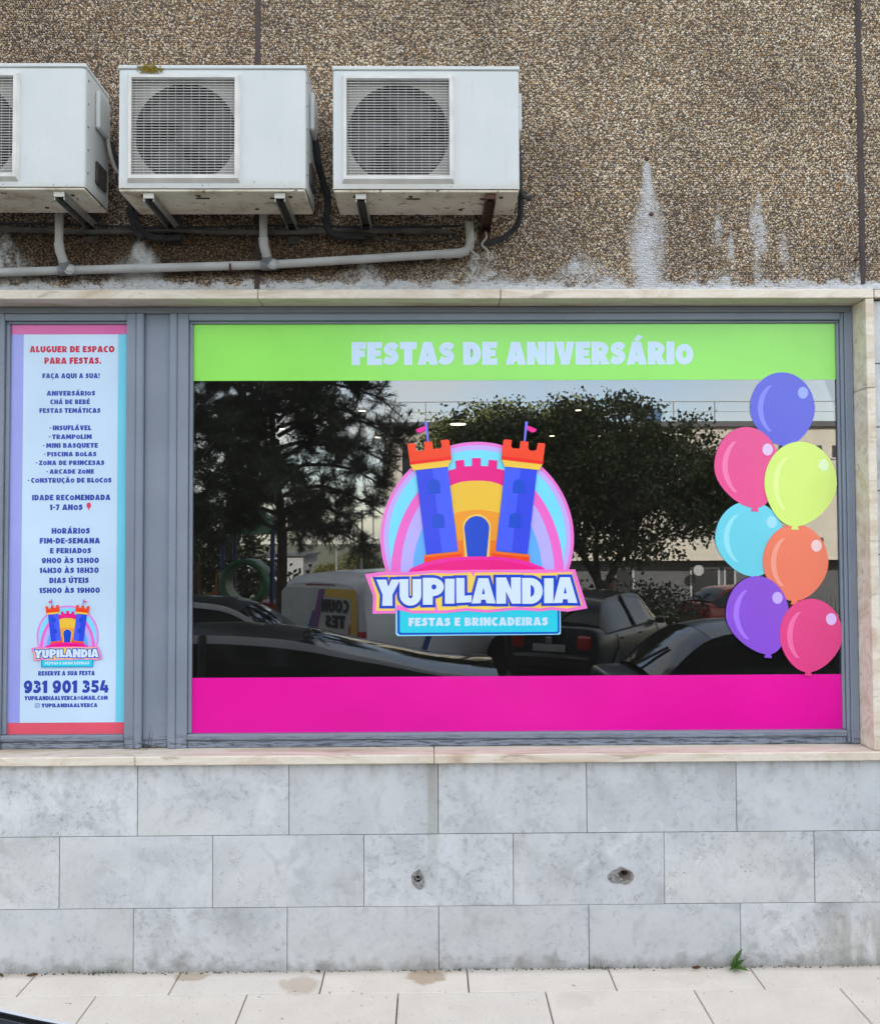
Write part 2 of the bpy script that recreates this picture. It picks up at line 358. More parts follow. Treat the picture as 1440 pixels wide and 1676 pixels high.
cv = t.new('TexVoronoi', Scale=2.6, feature='DISTANCE_TO_EDGE')
wv = t.new('VectorMath', operation='ADD'); t.l.new(pv, wv.inputs[0]); t.l.new(t.noise(pv, 5, 4, .6, 0, 'Color'), wv.inputs[1]); t.l.new(wv.outputs[0], cv.inputs['Vector'])
crk = t.math('MULTIPLY', t.step(cv.outputs['Distance'], .010, .002), t.step(t.noise(pv, 2.1, 2), .56, .64))
c = t.mix(t.math('MULTIPLY', crk, .75), c, (.16, .16, .15))
c = t.mix(t.math('MULTIPLY', oi.outputs['Random'], .45), c, (.47, .485, .49))
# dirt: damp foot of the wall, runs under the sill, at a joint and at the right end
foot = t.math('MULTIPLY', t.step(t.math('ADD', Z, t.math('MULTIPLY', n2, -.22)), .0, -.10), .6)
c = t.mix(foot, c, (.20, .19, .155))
ns = t.noise(t.vmap(t.pos(), (7, 7, 1.2)), 2.0, 5, .6)
c = t.mix(t.math('MULTIPLY', t.math('MULTIPLY', t.step(Z, .84, .98), t.step(ns, .48, .68)), .6), c, (.30, .29, .25))
run = t.math('MULTIPLY', t.band(t.math('ADD', X, t.math('MULTIPLY', n2, .02)), -.008, .04, .012), t.step(Z, .3, .95))
c = t.mix(t.math('MULTIPLY', run, .6), c, (.26, .25, .19))
run2 = t.math('MULTIPLY', t.math('MULTIPLY', t.step(X, 1.62, 2.05), t.step(Z, .34, .2)), t.step(ns, .35, .6))
c = t.mix(t.math('MULTIPLY', run2, .6), c, (.25, .235, .18))
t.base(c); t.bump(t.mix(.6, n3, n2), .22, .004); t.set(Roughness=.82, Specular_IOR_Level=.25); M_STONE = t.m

t = NT('cream_marble'); p = t.pos(); n1 = t.noise(t.vmap(p, (.8, 3, 3)), 2.4, 8, .66, 1.4); n2 = t.noise(t.vmap(p, (1, 5, 5)), 4.2, 6, .6, .6); n3 = t.noise(p, 60, 4)
c = t.ramp(n1, [(.28, (.44, .31, .22)), (.42, (.60, .50, .38)), (.56, (.72, .65, .54)), (.72, (.64, .55, .45))])
c = t.mix(t.math('MULTIPLY', t.step(n2, .60, .68), .5), c, (.27, .215, .17)); c = t.mix(t.math('MULTIPLY', t.step(n2, .40, .34), .5), c, (.62, .47, .38))
c = t.mix(t.math('MULTIPLY', t.step(n3, .56, .75), .35), c, (.36, .34, .31))
t.base(c); t.bump(n3, .12, .002); t.set(Roughness=.6); M_MARB = t.m
t = NT('painted_frame'); p = t.pos(); X, Y, Z = t.xyz(p); n1 = t.noise(p, 3, 4); ng = t.noise(t.vmap(p, (1.4, 8, 16)), 8, 6, .7, .5); nvv = t.noise(t.vmap(p, (22, 8, 2.2)), 5, 5, .7)
c = t.ramp(n1, [(.3, (.185, .215, .265)), (.7, (.225, .258, .312))])
M_FRAME_BASE = c
low = t.step(Z, 1.10, 1.03)
pe = t.math('MULTIPLY', t.step(ng, .50, .57), low)
pe2 = t.math('MULTIPLY', t.step(nvv, .63, .68), t.step(Z, 1.2, 1.02))
c = t.mix(t.math('MULTIPLY', t.math('MAXIMUM', pe, pe2), .85), c, (.035, .035, .04))
t.base(c); t.bump(t.math('SUBTRACT', 1.0, t.math('MAXIMUM', pe, pe2)), .5, .003); t.set(Roughness=.5, Specular_IOR_Level=.4); M_FRAME = t.m
t = NT('window_glass'); t.n.remove(t.p)
fr = t.new('Fresnel', IOR=2.28); gl = t.new('BsdfGlossy', Roughness=.0); gl.inputs['Color'].default_value = (.96, .97, .98, 1)
tr = t.new('BsdfTransparent'); tr.inputs['Color'].default_value = (.42, .43, .42, 1); ms = t.new('MixShader')
bp = t.new('Bump', Strength=.22, Distance=.0012); t.l.new(t.noise(t.pos(), 1.6, 1, .4), bp.inputs['Height'])
t.l.new(bp.outputs[0], gl.inputs['Normal'])
t.l.new(fr.outputs[0], ms.inputs[0]); t.l.new(tr.outputs[0], ms.inputs[1]); t.l.new(gl.outputs[0], ms.inputs[2]); df = t.new('BsdfDiffuse'); df.inputs['Color'].default_value = (.5, .48, .44, 1); m2 = t.new('MixShader'); t.l.new(t.math('MULTIPLY', t.noise(t.pos(), 3, 6, .65), .022), m2.inputs[0]); t.l.new(ms.outputs[0], m2.inputs[1]); t.l.new(df.outputs[0], m2.inputs[2]); t.l.new(m2.outputs[0], t.out.inputs[0]); M_GLASS = t.m
t = NT('paving'); oi = t.new('ObjectInfo'); p = t.pos(); X, Y, Z = t.xyz(p)
n1 = t.noise(p, 5, 6, .6); n2 = t.noise(p, 90, 4, .65); n3 = t.noise(p, 28, 3, .5)
c = t.ramp(n1, [(.3, (.66, .595, .515)), (.7, (.75, .685, .60))]); c = t.mix(t.math('MULTIPLY', oi.outputs['Random'], .3), c, (.62, .58, .53))
c = t.mix(t.math('MULTIPLY', t.step(n2, .54, .74), .45), c, (.42, .39, .35)); c = t.mix(t.math('MULTIPLY', t.step(n3, .70, .73), .7), c, (.12, .10, .085))
for (x, y, rx, ry, a) in ((-.02, -.07, .10, .07, .8), (-1.1, -.05, .08, .04, .7), (-.58, -.13, .09, .08, .5), (.60, -.29, .09, .08, .12), (.02, -.02, .13, .04, .3), (1.16, -.08, .14, .09, .12)):
    d = t.new('VectorMath', operation='LENGTH'); mpv = t.vmap(p, (1 / rx, 1 / ry, 0), (-x / rx, -y / ry, 0)); t.l.new(mpv, d.inputs[0])
    m = t.step(t.math('ADD', d.outputs['Value'], t.math('MULTIPLY', t.math('SUBTRACT', t.noise(p, 16, 4), .5), 1.3)), 1.1, .75)
    c = t.mix(t.math('MULTIPLY', m, a), c, (.40, .30, .20))
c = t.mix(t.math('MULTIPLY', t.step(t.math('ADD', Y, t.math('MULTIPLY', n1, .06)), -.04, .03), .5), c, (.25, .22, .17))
t.base(c); t.bump(n2, .15, .003); t.set(Roughness=.85); M_PAVE = t.m
M_DARKJ = plain('joint_dirt', (.05, .042, .035), .95, vary=.4, vscale=30)
M_JNT = plain('joint_mortar', (.17, .16, .145), .95, vary=.4, vscale=30)
M_CEM = plain('cement', (.42, .42, .42), .95, vary=.25, vscale=40)
M_ROOM = plain('room_dark', (.035, .033, .03), .8)
M_DAMP = plain('damp_cement', (.24, .235, .22), .9, vary=.6, vscale=70)
M_HOLE = plain('hole_dark', (.02, .017, .014), .95)
M_PVC = plain('grey_pvc', (.37, .37, .36), .5, vary=.15, vscale=8)
M_PVCD = plain('grey_pvc_fitting', (.16, .165, .17), .5, vary=.2, vscale=20)
M_BLK = plain('black_foam', (.018, .018, .02), .8, vary=.4, vscale=20)
M_CABLE = plain('cable_grey', (.34, .31, .27), .6, vary=.2)
M_HOSE = plain('dirty_hose', (.085, .08, .075), .8, vary=.4, vscale=12)
M_METAL = plain('galvanised', (.36, .36, .35), .45, .6, vary=.25, vscale=30)
M_RUST = plain('rust_brown', (.07, .03, .018), .9, vary=.45, vscale=26)
M_DKSTEEL = plain('dirty_steel', (.05, .042, .036), .8, vary=.5, vscale=26)

# ------------------------------------------------------------------ the shop building
BLD = thing('shop_building', 'building front with pebble render over a cream marble window surround and grey stone base', 'building')
JL, JR = -.808, 2.051
def pebble_panel(x0, x1, seed, z0=3.158, z1=4.95):
    m = MB().box(x0, x1, .006, .13, z0, z1); pan = m.build('pebble_panel', M_MORT, BLD)
    r = np.random.default_rng(seed); sp = .0108; nx = int((x1 - x0) / sp); nz_ = int((z1 - z0) / (sp * .88))
    ix, iz = np.meshgrid(np.arange(nx), np.arange(nz_)); ix = ix.ravel(); iz = iz.ravel(); N = len(ix)
    cx = x0 + .006 + (ix + .5 * (iz % 2)) * sp + r.normal(0, .0017, N); cz = z0 + .006 + iz * sp * .88 + r.normal(0, .0019, N)
    ok = (cx > x0 + .004) & (cx < x1 - .004) & (r.random(N) > .035); cx = cx[ok]; cz = cz[ok]; N = len(cx)
    ra = r.uniform(.0042, .0067, N); rb = ra * r.uniform(.62, .98, N); ang = r.uniform(0, math.pi, N); h = r.uniform(.003, .0062, N)
    k = np.arange(5) * 2 * math.pi / 5
    def ring(s, hh):
        a = ra[:, None] * s * np.cos(k)[None]; b = rb[:, None] * s * np.sin(k)[None]
        x = cx[:, None] + a * np.cos(ang)[:, None] - b * np.sin(ang)[:, None]; z = cz[:, None] + a * np.sin(ang)[:, None] + b * np.cos(ang)[:, None]
        y = np.repeat((.0065 - hh)[:, None], 5, 1); return np.stack([x, y, z], 2)
    top = np.stack([cx + r.normal(0, .0008, N), .0065 - h, cz + r.normal(0, .0008, N)], 1)[:, None, :]
    V = np.concatenate([ring(1.0, h * 0), ring(.72, h * .72), top], 1).reshape(-1, 3)
    F = [];
    for i in range(5):
        j = (i + 1) % 5; F += [(i, j, 5 + j), (i, 5 + j, 5 + i), (5 + i, 5 + j, 10)]
    F = np.array(F); FF = (F[None] + (np.arange(N) * 11)[:, None, None]).reshape(-1)
    me = bpy.data.meshes.new('pebbles'); me.vertices.add(len(V)); me.vertices.foreach_set('co', V.astype('f').ravel())
    nf = len(FF) // 3; me.loops.add(len(FF)); me.loops.foreach_set('vertex_index', FF.astype('i')); me.polygons.add(nf)
    me.polygons.foreach_set('loop_start', np.arange(0, nf * 3, 3, dtype='i')); me.polygons.foreach_set('loop_total', np.full(nf, 3, 'i'))
    me.polygons.foreach_set('use_smooth', np.ones(nf, bool))
    pal = np.array([(.50, .42, .30), (.40, .31, .20), (.58, .52, .43), (.30, .22, .14), (.21, .15, .10), (.46, .43, .39), (.66, .62, .55), (.36, .25, .13), (.13, .10, .08), (.34, .32, .30)])
    ci = r.choice(10, N, p=[.17, .14, .16, .11, .09, .09, .10, .06, .04, .04]); colr = np.minimum(.85, pal[ci] * np.array([1.22, 1.15, 1.06]) * r.uniform(.88, 1.18, (N, 1)))
    A = me.color_attributes.new('tone', 'FLOAT_COLOR', 'POINT'); cc = np.ones((N, 11, 4)); cc[:, :, :3] = colr[:, None, :]
    A.data.foreach_set('color', cc.astype('f').ravel()); me.materials.append(M_PEB); me.update(); me.validate()
    o = link('pebbles', me, pan); o['kind'] = 'stuff'
for a, b, s_ in ((-3.0, JL - .010, 1), (JL + .010, JR - .011, 2), (JR + .011, 3.0, 3)): pebble_panel(a, b, s_)
def seal(x, w, seed):
    r = random.Random(seed); rows = []
    for i in range(41):
        z = 3.16 + i * (4.95 - 3.16) / 40; a = x - w + r.uniform(-.002, .002); b = x + w + r.uniform(-.002, .002); y = .004 + r.uniform(-.002, .003)
        rows.append([(a, .02, z), (a, y, z), ((a + b) / 2, y - .004, z), (b, y, z), (b, .02, z)])
    MB().grid(rows).build('joint_sealant', M_SEAL, BLD, True)
seal(JL, .0125, 4); seal(JR, .0135, 5)
for (x, z) in ((2.005, 3.985), (2.02, 3.32), (1.05, 3.535), (1.03, 3.80)):
    MB().lathe([(.0, -.004), (.009, -.003), (.011, .004)], 'Y', 10, (x, 0, z)).build('old_fixing', M_RUST, BLD, True)
# masses behind and around; unseen top made tall enough to shade the street
MB().box(-14, 14, .14, 13, 4.0, 19).build('upper_wall', M_FAR, BLD)
MB().box(-14, -3.002, .01, .139, 3.17, 19).build('upper_wall', M_FAR, BLD); MB().box(3.002, 14, .01, .139, 3.17, 19).build('upper_wall', M_FAR, BLD)
MB().box(-2.999, 2.999, .01, .139, 4.952, 19).build('upper_wall', M_FAR, BLD)
MB().box(-14, 14, .17, .3, 3.25, 3.99).build('lintel_beam', M_ROOM, BLD)
MB().box(-2.7, 2.7, .03, .3, -.2, .97).build('base_wall_core', M_JNT, BLD)
MB().box(2.09, 3.4, .05, .3, .975, 3.24).build('pier_core', M_DARKJ, BLD); MB().box(-3.4, -2.36, .05, .3, .975, 3.24).build('pier_core', M_DARKJ, BLD)
MB().box(3.402, 14, .02, .3, -.3, 3.168).build('side_wall', M_STONE, BLD); MB().box(-14, -3.402, .02, .3, -.3, 3.168).build('side_wall', M_STONE, BLD)
# dark room behind the glass
MB().box(-5, 5, 8.0, 8.2, .0, 3.39).build('room_wall', M_ROOM, BLD); MB().box(-5.2, -5.0, .31, 8.2, 0, 3.39).build('room_wall', M_ROOM, BLD); MB().box(5.0, 5.2, .31, 8.2, 0, 3.39).build('room_wall', M_ROOM, BLD)
MB().box(-5.2, 5.2, .31, 8.2, 3.4, 3.6).build('room_ceiling', M_ROOM, BLD); MB().box(-5.2, 5.2, .31, 8.2, -.25, -.01).build('room_floor', M_ROOM, BLD)
# stone base courses
blocks = [(.645, .973, [-2.73, -2.04, -1.348, -.654, .031, .716, 1.409, 2.10, 2.79]), (.318, .645, [-2.39, -1.702, -1.003, -.31, .375, 1.071, 1.766, 2.46, 3.15]), (-.03, .318, [-2.75, -2.055, -1.363, -.662, .031, .721, 1.419, 2.11, 2.80])]
HOLE = (.885, .452); STUB = (-.063, .448)
for z0, z1, xs in blocks:
    for a, b in zip(xs[:-1], xs[1:]):
        g = .0014; yj = -.010 + rnd.uniform(-.0012, .0012)
        x0, x1, za, zb = a + g, b - g, z0 + g, z1 - g
        hole = None
        for (hx, hz), rr in ((HOLE, (.034, .026)), (STUB, (.022, .03))):
            if x0 < hx < x1 and za < hz < zb:
                r2 = random.Random(int(hx * 99)); hole = [(hx + rr[0] * math.cos(q * .3927) * r2.uniform(.75, 1.2), hz + rr[1] * math.sin(q * .3927) * r2.uniform(.75, 1.2)) for q in range(16)]
        if hole: sheet('stone_block', [[(x0, za), (x1, za), (x1, zb), (x0, zb)], hole], M_STONE, BLD, yj, .036)
        else: MB().cbox(x0, x1, yj, .03, za, zb, .0016).build('stone_block', M_STONE, BLD)
# stub pipe and broken hole
def splat(x, z, rx, rz, seed, y, mat, name):
    r = random.Random(seed); o = [(x + rx * math.cos(q * .2618) * (1 + .16 * math.sin(q * .52 + seed) + r.uniform(-.06, .06)), z + rz * math.sin(q * .2618) * (1 + .15 * math.cos(q * .8 + seed) + r.uniform(-.06, .06))) for q in range(24)]
    return o
o_ = splat(STUB[0], STUB[1] - .008, 0.028, .044, 3, 0, None, ''); i_ = [(STUB[0] + .016 * math.cos(q * .3927), STUB[1] + .02 * math.sin(q * .3927)) for q in range(16)]
sheet('damp_patch', [o_, i_], M_DAMP, BLD, -.0135, .0022)
MB().lathe([(.009, .03), (.009, -.022), (.0125, -.022), (.0125, .03)], 'Y', 16, (STUB[0], 0, STUB[1] + .006)).build('pipe_stub', M_METAL, BLD, True)
o_ = splat(HOLE[0] - .015, HOLE[1] - .006, .054, .038, 8, 0, None, ''); i_ = [(HOLE[0] + .034 * math.cos(q * .3927), HOLE[1] + .026 * math.sin(q * .3927)) for q in range(16)]
sheet('damp_patch', [o_, i_], M_DAMP, BLD, -.0132, .002)
r2 = random.Random(5); rows = []
for k, (s_, y) in enumerate(((1.25, -.0145), (1.0, -.0125), (.8, .004), (.5, .018), (.1, .024))):
    rows.append([(HOLE[0] + .03 * s_ * math.cos(q * .3927) * r2.uniform(.85, 1.1), y + r2.uniform(-.002, .002), HOLE[1] + .024 * s_ * math.sin(q * .3927) * r2.uniform(.85, 1.1)) for q in range(16)])
MB().grid(rows, closed=True).build('broken_hole', [plain('broken_cement', (.20, .17, .14), .95, vary=.5, vscale=60)], BLD)
MB().lathe([(.0, .008), (.009, .006), (.012, .014)], 'Y', 12, (HOLE[0] + .006, 0, HOLE[1] + .004)).build('hole_bore', M_HOLE, BLD)
# pier blocks beside the jamb
for i in range(7):
    z0 = 1.02 + i * .3; MB().cbox(2.0875, 2.70, .0, .05, z0 + .002, z0 + .298, .003).build('stone_block', M_STONE, BLD); MB().cbox(2.704, 3.4, .0, .05, z0 + .002, z0 + .298, .003).build('stone_block', M_STONE, BLD)
    MB().cbox(-3.4, -2.37, .0, .05, z0 + .002, z0 + .298, .003).build('stone_block', M_STONE, BLD)
# marble surround
for a, b in ((-2.40, -.80), (-.797, .33), (.333, 2.083)): MB().cbox(a, b, -.03, .165, 3.1245, 3.168, .003).build('marble_lintel', M_MARB, BLD)
MB().cbox(2.089, 3.4, -.026, .05, 3.128, 3.166, .003).build('marble_lintel', M_MARB, BLD)
for a, b in ((-2.72, -1.35), (-1.3475, .012), (.0145, 2.9)): MB().cbox(a, b, -.05, .2, .9755, 1.016, .004).build('marble_sill', M_MARB, BLD)
for a, b in ((1.018, 2.70), (2.7025, 3.122)): MB().cbox(2.044, 2.083, -.03, .165, a, b, .003).build('marble_jamb', M_MARB, BLD)
MB().cbox(-2.36, -2.32, -.03, .165, 1.018, 3.122, .003).build('marble_jamb', M_MARB, BLD)
r2 = random.Random(12); rows = []
for i in range(261):
    x = -2.4 + i * 4.9 / 260; hgt = .012 + .012 * r2.random() + .010 * math.sin(x * 5.1) * math.sin(x * 2.3)
    rows.append([(x, -.022, 3.1685), (x, -.016 + r2.uniform(-.003, .003), 3.1685 + max(.005, hgt * .5)), (x, .0, 3.1685 + max(.008, hgt)), (x, .012, 3.1685 + max(.010, hgt * 1.25))])
MB().grid(rows).build('cement_fillet', M_CEM, BLD, True)
# timber window frame
FR = part_empty('window_frame', BLD)
def fr(name, x0, x1, z0, z1, y, c=.003, back=.16): MB().cbox(x0, x1, y, back, z0, z1, c).build(name, M_FRAME, FR)
fr('frame_head', -2.32, 2.043, 3.092, 3.1235, .104)
fr('frame_post', 2.003, 2.0425, 1.0165, 3.0915, .098); fr('frame_post', -2.32, -2.071, 1.0165, 3.0915, .106)
fr('mullion_panel', -1.3685, -1.2465, 1.0165, 3.0915, .118)
fr('cover_strip', -1.405, -1.369, 1.0165, 3.0912, .094, .006); fr('cover_strip', -1.246, -1.210, 1.0165, 3.0912, .094, .006)
fr('stile', -1.4515, -1.4055, 1.0165, 3.0905, .102); fr('stile', -1.2095, -1.156, 1.0165, 3.0905, .102); fr('stile', -2.0705, -2.033, 1.0165, 3.0905, .100); fr('stile', 1.9855, 2.0025, 1.0165, 3.0905, .104, .004)
for a, b in ((-2.0325, -1.452), (-1.1555, 1.985)):
    fr('rail', a, b, 3.056, 3.0903, .101, .004); fr('rail', a, b, 1.053, 1.0825, .099, .005); fr('rail', a, b, 1.0165, 1.0515, .110, .004)
    fr('glazing_bead', a, b, 3.0435, 3.0555, .116, .004)
for a, b in ((-2.0325, -2.0135), (-1.1555, -1.1385), (1.9715, 1.985)): fr('glazing_bead', a, b, 1.083, 3.043, .114, .004)
r2 = random.Random(3)
for (x, z0, z1) in ((-1.343, 1.018, 1.135), (-1.330, 1.018, 1.09), (-1.362, 1.018, 1.062), (-1.398, 1.018, 1.05), (-1.256, 1.018, 1.044), (-1.375, 1.018, 1.038)):
    y = .1172 if -1.3685 < x < -1.2465 else .0932
    MB().add([(x - .001, y, z0), (x + .0022, y, z0), (x + .014 * (z1 - z0) / .1, y, z1)], [(0, 1, 2)]).add([(x - .001, y + .0004, z0), (x + .0022, y + .0004, z0), (x + .014 * (z1 - z0) / .1, y + .0004, z1)], [(0, 2, 1)]).build('paint_crack', M_HOLE, FR)
GY = .130
MB().box(-1.139, 1.9715, GY, GY + .006, 1.083, 3.0435).build('window_pane', M_GLASS, BLD)
MB().box(-2.0135, -1.4515, GY, GY + .006, 1.083, 3.0435).build('window_pane', M_GLASS, BLD)

# ------------------------------------------------------------------ window stickers
VY = GY - .0008
WHITE = (200, 222, 244)
g = thing('vinyl_strip', 'lime green vinyl strip with pale capital lettering across the top of the window', 'window sticker', (0, 0, 0))
sheet('strip', [[(-1.138, 2.769), (1.971, 2.769), (1.971, 3.043), (-1.138, 3.043)]], vinyl((148, 228, 94)), g, VY)
lettering('FESTAS DE ANIVERSÁRIo', .451, 2.846, .108, 1.652, vinyl(WHITE), g, VY - .0008, bold=.018)
g = thing('vinyl_strip', 'plain magenta vinyl strip along the bottom of the window', 'window sticker')
sheet('strip', [[(-1.138, 1.0835), (1.971, 1.0835), (1.971, 1.3445), (-1.138, 1.3445)]], vinyl((232, 16, 156)), g, VY)

# balloons: centre x, z, half width, half height, knot offset, colour, gloss colour, label
K = 1 / 340.6
BAL = [(1.708, 2.626, 54, 61, 4, (88, 94, 212), (128, 134, 238), (150, 170, 250), 'blue violet balloon sticker at the top of the balloon cluster on the window'),
       (1.539, 1.997, 57, 62, 8, (104, 208, 226), (146, 226, 238), (158, 220, 238), 'turquoise balloon sticker between the upper pink and the purple balloons on the window'),
       (1.530, 2.342, 54, 67, 16, (232, 76, 142), (246, 122, 176), (226, 196, 240), 'pink balloon sticker left of the lime balloon on the window'),
       (1.758, 1.881, 54, 63, -4, (240, 122, 92), (250, 158, 136), (244, 208, 206), 'orange balloon sticker below the lime balloon on the window'),
       (1.788, 2.261, 60, 70, -14, (210, 236, 116), (224, 242, 146), (222, 244, 190), 'lime yellow balloon sticker right of the pink balloon on the window'),
       (1.568, 1.630, 52, 64, 22, (136, 78, 208), (166, 116, 240), (200, 170, 248), 'purple balloon sticker low on the window, below the turquoise balloon'),
       (1.825, 1.532, 52, 60, -8, (228, 66, 132), (242, 112, 166), (226, 190, 240), 'deep pink balloon sticker at the bottom right of the window')]
for i, (bx, bz, rx, rz, kx, c1, c2, c3, lab) in enumerate(BAL):
    y = VY - .0008 - i * .0016
    g = thing('balloon_sticker', lab, 'balloon sticker', (bx, 0, bz), 0, 'balloon stickers on the window')
    def egg(s=1.0, n=44):
        out = []
        for k in range(n):
            a = 2 * math.pi * k / n; zz = math.sin(a); w = math.cos(a) * (1 - .17 * max(0, -zz) ** 1.5)
            out.append(((w * rx * s + kx * .75 * max(0, -zz) ** 2) * K, zz * rz * s * K))
        return out
    kp = kx * .75
    body = egg()
    sheet('balloon', [body], vinyl(c1), g, y)
    sheet('knot', [[((kp - 4) * K, -(rz - 2) * K), ((kp - 6.5) * K, -(rz + 5) * K), ((kp + 6) * K, -(rz + 6) * K), ((kp + 4.5) * K, -(rz - 2) * K)]], vinyl(c1), g, y - .0005)
    cres = [((-rx * .66 * math.cos(R_(q)) - rx * .1) * K * 1.0 + 0, rz * .72 * math.sin(R_(q)) * K) for q in range(62, -63, -6)]
    cres = [(x + kx * .3 * max(0, -z_ / (rz * K)) * K, z_) for x, z_ in cres]
    cin = [(x + (10 * math.cos(R_(-62 + 6 * j)) ** .8 + .5) * K * (.85 if j > 0 else 1), z_) for j, (x, z_) in enumerate(cres[::-1])]
    sheet('shine_arc', [cres + cin], vinyl(c2), g, y - .0008)
    sheet('shine_dot', [ell(rx * .64 * K, rz * .44 * K, 8.6 * K, 9.8 * K, 24)], vinyl(c3), g, y - .0008)

# castle logo (drawn in units of 1/340.6 m about the disc's centre)
LG = thing('castle_logo_sticker', 'large round castle logo sticker with rainbow and bold name banner on the window', 'logo sticker', (.225, 0, 2.005))
lay = [0]
def lp(name, pts, rgb, holes=(), step=True):
    if step: lay[0] += 1
    tr = lambda c: [((u - 781) * K, -(v - 881) * K) for u, v in c]
    return sheet(name, [tr(pts)] + [tr(h) for h in holes], vinyl(rgb), LG, VY - .0008 - lay[0] * .0006, .0004)
mir = lambda P: [(1560.4 - u, v) for u, v in P]
def circ(r, cx=781, cy=881, a0=-20, a1=200, n=50): return [(cx + r * math.cos(R_(a0 + (a1 - a0) * k / n)), cy - r * math.sin(R_(a0 + (a1 - a0) * k / n))) for k in range(n + 1)]
def el(rx, ry, cx=781, cy=940, n=40): return [(cx + rx * math.cos(math.pi * k / n), cy - ry * math.sin(math.pi * k / n)) for k in range(n + 1)]
lp('disc', circ(158.5), (240, 120, 208)); lp('rainbow_band', circ(153), (196, 172, 244)); lp('rainbow_band', circ(145), (120, 220, 246))
def clip(P, top): return [(u, max(v, top)) for u, v in P]
lp('rainbow_band', clip(el(141, 186), 770), (242, 104, 200)); lp('rainbow_band', clip(el(126, 170), 790), (186, 174, 246)); lp('rainbow_band', clip(el(106, 142), 810), (96, 172, 250))
half = [(732, 772), (735.3, 769.5), (746.8, 766.6), (745.6, 753.7), (759.7, 752), (761, 763), (773, 762.3), (773, 749.4)]
lp('castle_wall', half + mir(half)[::-1] + mir([(740, 830)]) + [(740, 830)], (236, 12, 134))
arcp = [(736, 795.5), (745, 791.5), (754.6, 788.6), (767, 787), (780.2, 786.6)]
lp('castle_wall', arcp + mir(arcp[:-1])[::-1] + mir([(752, 912)]) + [(752, 912)], (242, 194, 58))
arcp = [(743, 840), (757, 836.8), (770, 834.8), (780.2, 834.4)]
lp('castle_wall', arcp + mir(arcp[:-1])[::-1] + mir([(750, 912)]) + [(750, 912)], (254, 158, 40))
for f_ in (lambda P: P, mir): lp('castle_wall', f_([(747, 885), (757.5, 884), (760, 912), (747, 912)]), (254, 122, 24), step=f_ is not mir)
base_ = [(694.5, 908), (722, 905), (749.6, 902.5), (757, 901), (760.5, 912), (758, 926), (694, 926)]
for f_ in (lambda P: P, mir): lp('tower_base', f_(base_), (255, 112, 22), step=f_ is not mir)
for f_ in (lambda P: P, mir): lp('tower_base', f_([(694.5, 912), (722, 909.4), (755, 905.8), (757, 926), (694, 926)]), (255, 64, 14), step=f_ is not mir)
dr = [(757, 862)] + [(780.2 - 23.4 * math.cos(R_(q)), 864 - 22.5 * math.sin(R_(q))) for q in range(8, 173, 12)] + [(803.4, 862), (800, 914), (760.4, 914)]
lp('door_arch', dr, (250, 204, 92))
dr = [(759.6, 864)] + [(780.2 - 20.8 * math.cos(R_(q)), 866 - 21.5 * math.sin(R_(q))) for q in range(8, 173, 12)] + [(800.8, 864), (795.8, 914), (764.6, 914)]
lp('castle_door', dr, (0, 70, 202))
tw = [(680.9, 769), (733.2, 763.5), (749.2, 901.2), (697.4, 907)]
for f_ in (lambda P: P, mir): lp('tower', f_(tw), (46, 70, 226), step=f_ is not mir)
for f_ in (lambda P: P, mir): lp('tower', f_([(708.1, 766.5), (733.2, 763.5), (749.2, 901.2), (723.1, 904)]), (66, 92, 248), step=f_ is not mir)
def win(x, z, w, h, sk): return [(x - w + sk, z + h), (x - w, z - h * .25)] + [(x + w * -math.cos(R_(q)), z - h * .3 - h * .75 * math.sin(R_(q))) for q in range(15, 170, 22)] + [(x + w, z - h * .25), (x + w + sk, z + h)]
for (x, z) in ((710.7, 796), (717.4, 852)):
    for f_ in (lambda P: P, mir): lp('tower_window', f_(win(x, z, 9.8, 11.5, .9)), (6, 74, 206), step=f_ is not mir)
ye = [(671.5, 759.6), (739.2, 752), (733.4, 763.6), (677, 769.6)]
for f_ in (lambda P: P, mir): lp('tower_cornice', f_(ye), (246, 198, 64), step=f_ is not mir)
bt = [(667.3, 727), (669.5, 725.4), (679.3, 725), (681.7, 735.6), (686, 738), (692.5, 737.4), (695.2, 733.5), (694.5, 723.2), (704, 721.6), (708.3, 723), (709.6, 734.4), (721, 733.6), (723.2, 730), (721.8, 720.2), (733.5, 718.8), (736, 721), (739.6, 752.2), (671.8, 760.4)]
for f_ in (lambda P: P, mir): lp('tower_battlement', f_(bt), (252, 66, 24), step=f_ is not mir)
for f_ in (lambda P: P, mir): lp('tower_battlement', f_([(670.6, 755.6), (738.6, 746.4), (739.6, 752.2), (671.8, 760.4)]), (255, 26, 8), step=f_ is not mir)
for f_ in (lambda P: P, mir):
    lp('flag_pole', f_([(695.4, 690), (700, 690), (702.6, 722), (699.6, 722.4)]), (112, 116, 232), step=f_ is not mir)
    lp('flag', f_([(696.4, 696.4), (690, 698.6), (681, 702.6), (683, 706.4), (689, 708.2), (697.4, 703)]), (240, 30, 146), step=False)
lp('mound', [(668, 936), (673, 929.4), (693.5, 920.8), (720, 914.5), (750, 911.4), (781, 910.6), (812, 911.4), (842, 914.5), (868, 920.8), (888, 929), (894, 936)], (240, 32, 160))
lp('mound', [(668, 937), (700, 925), (740, 917.5), (781, 915.5), (822, 917.5), (862, 925), (894, 937)], (240, 0, 132))
bx0 = [(647.4, 990), (915.8, 990), (915.8, 1036), (914, 1038.4), (651, 1039.4), (647.4, 1036)]
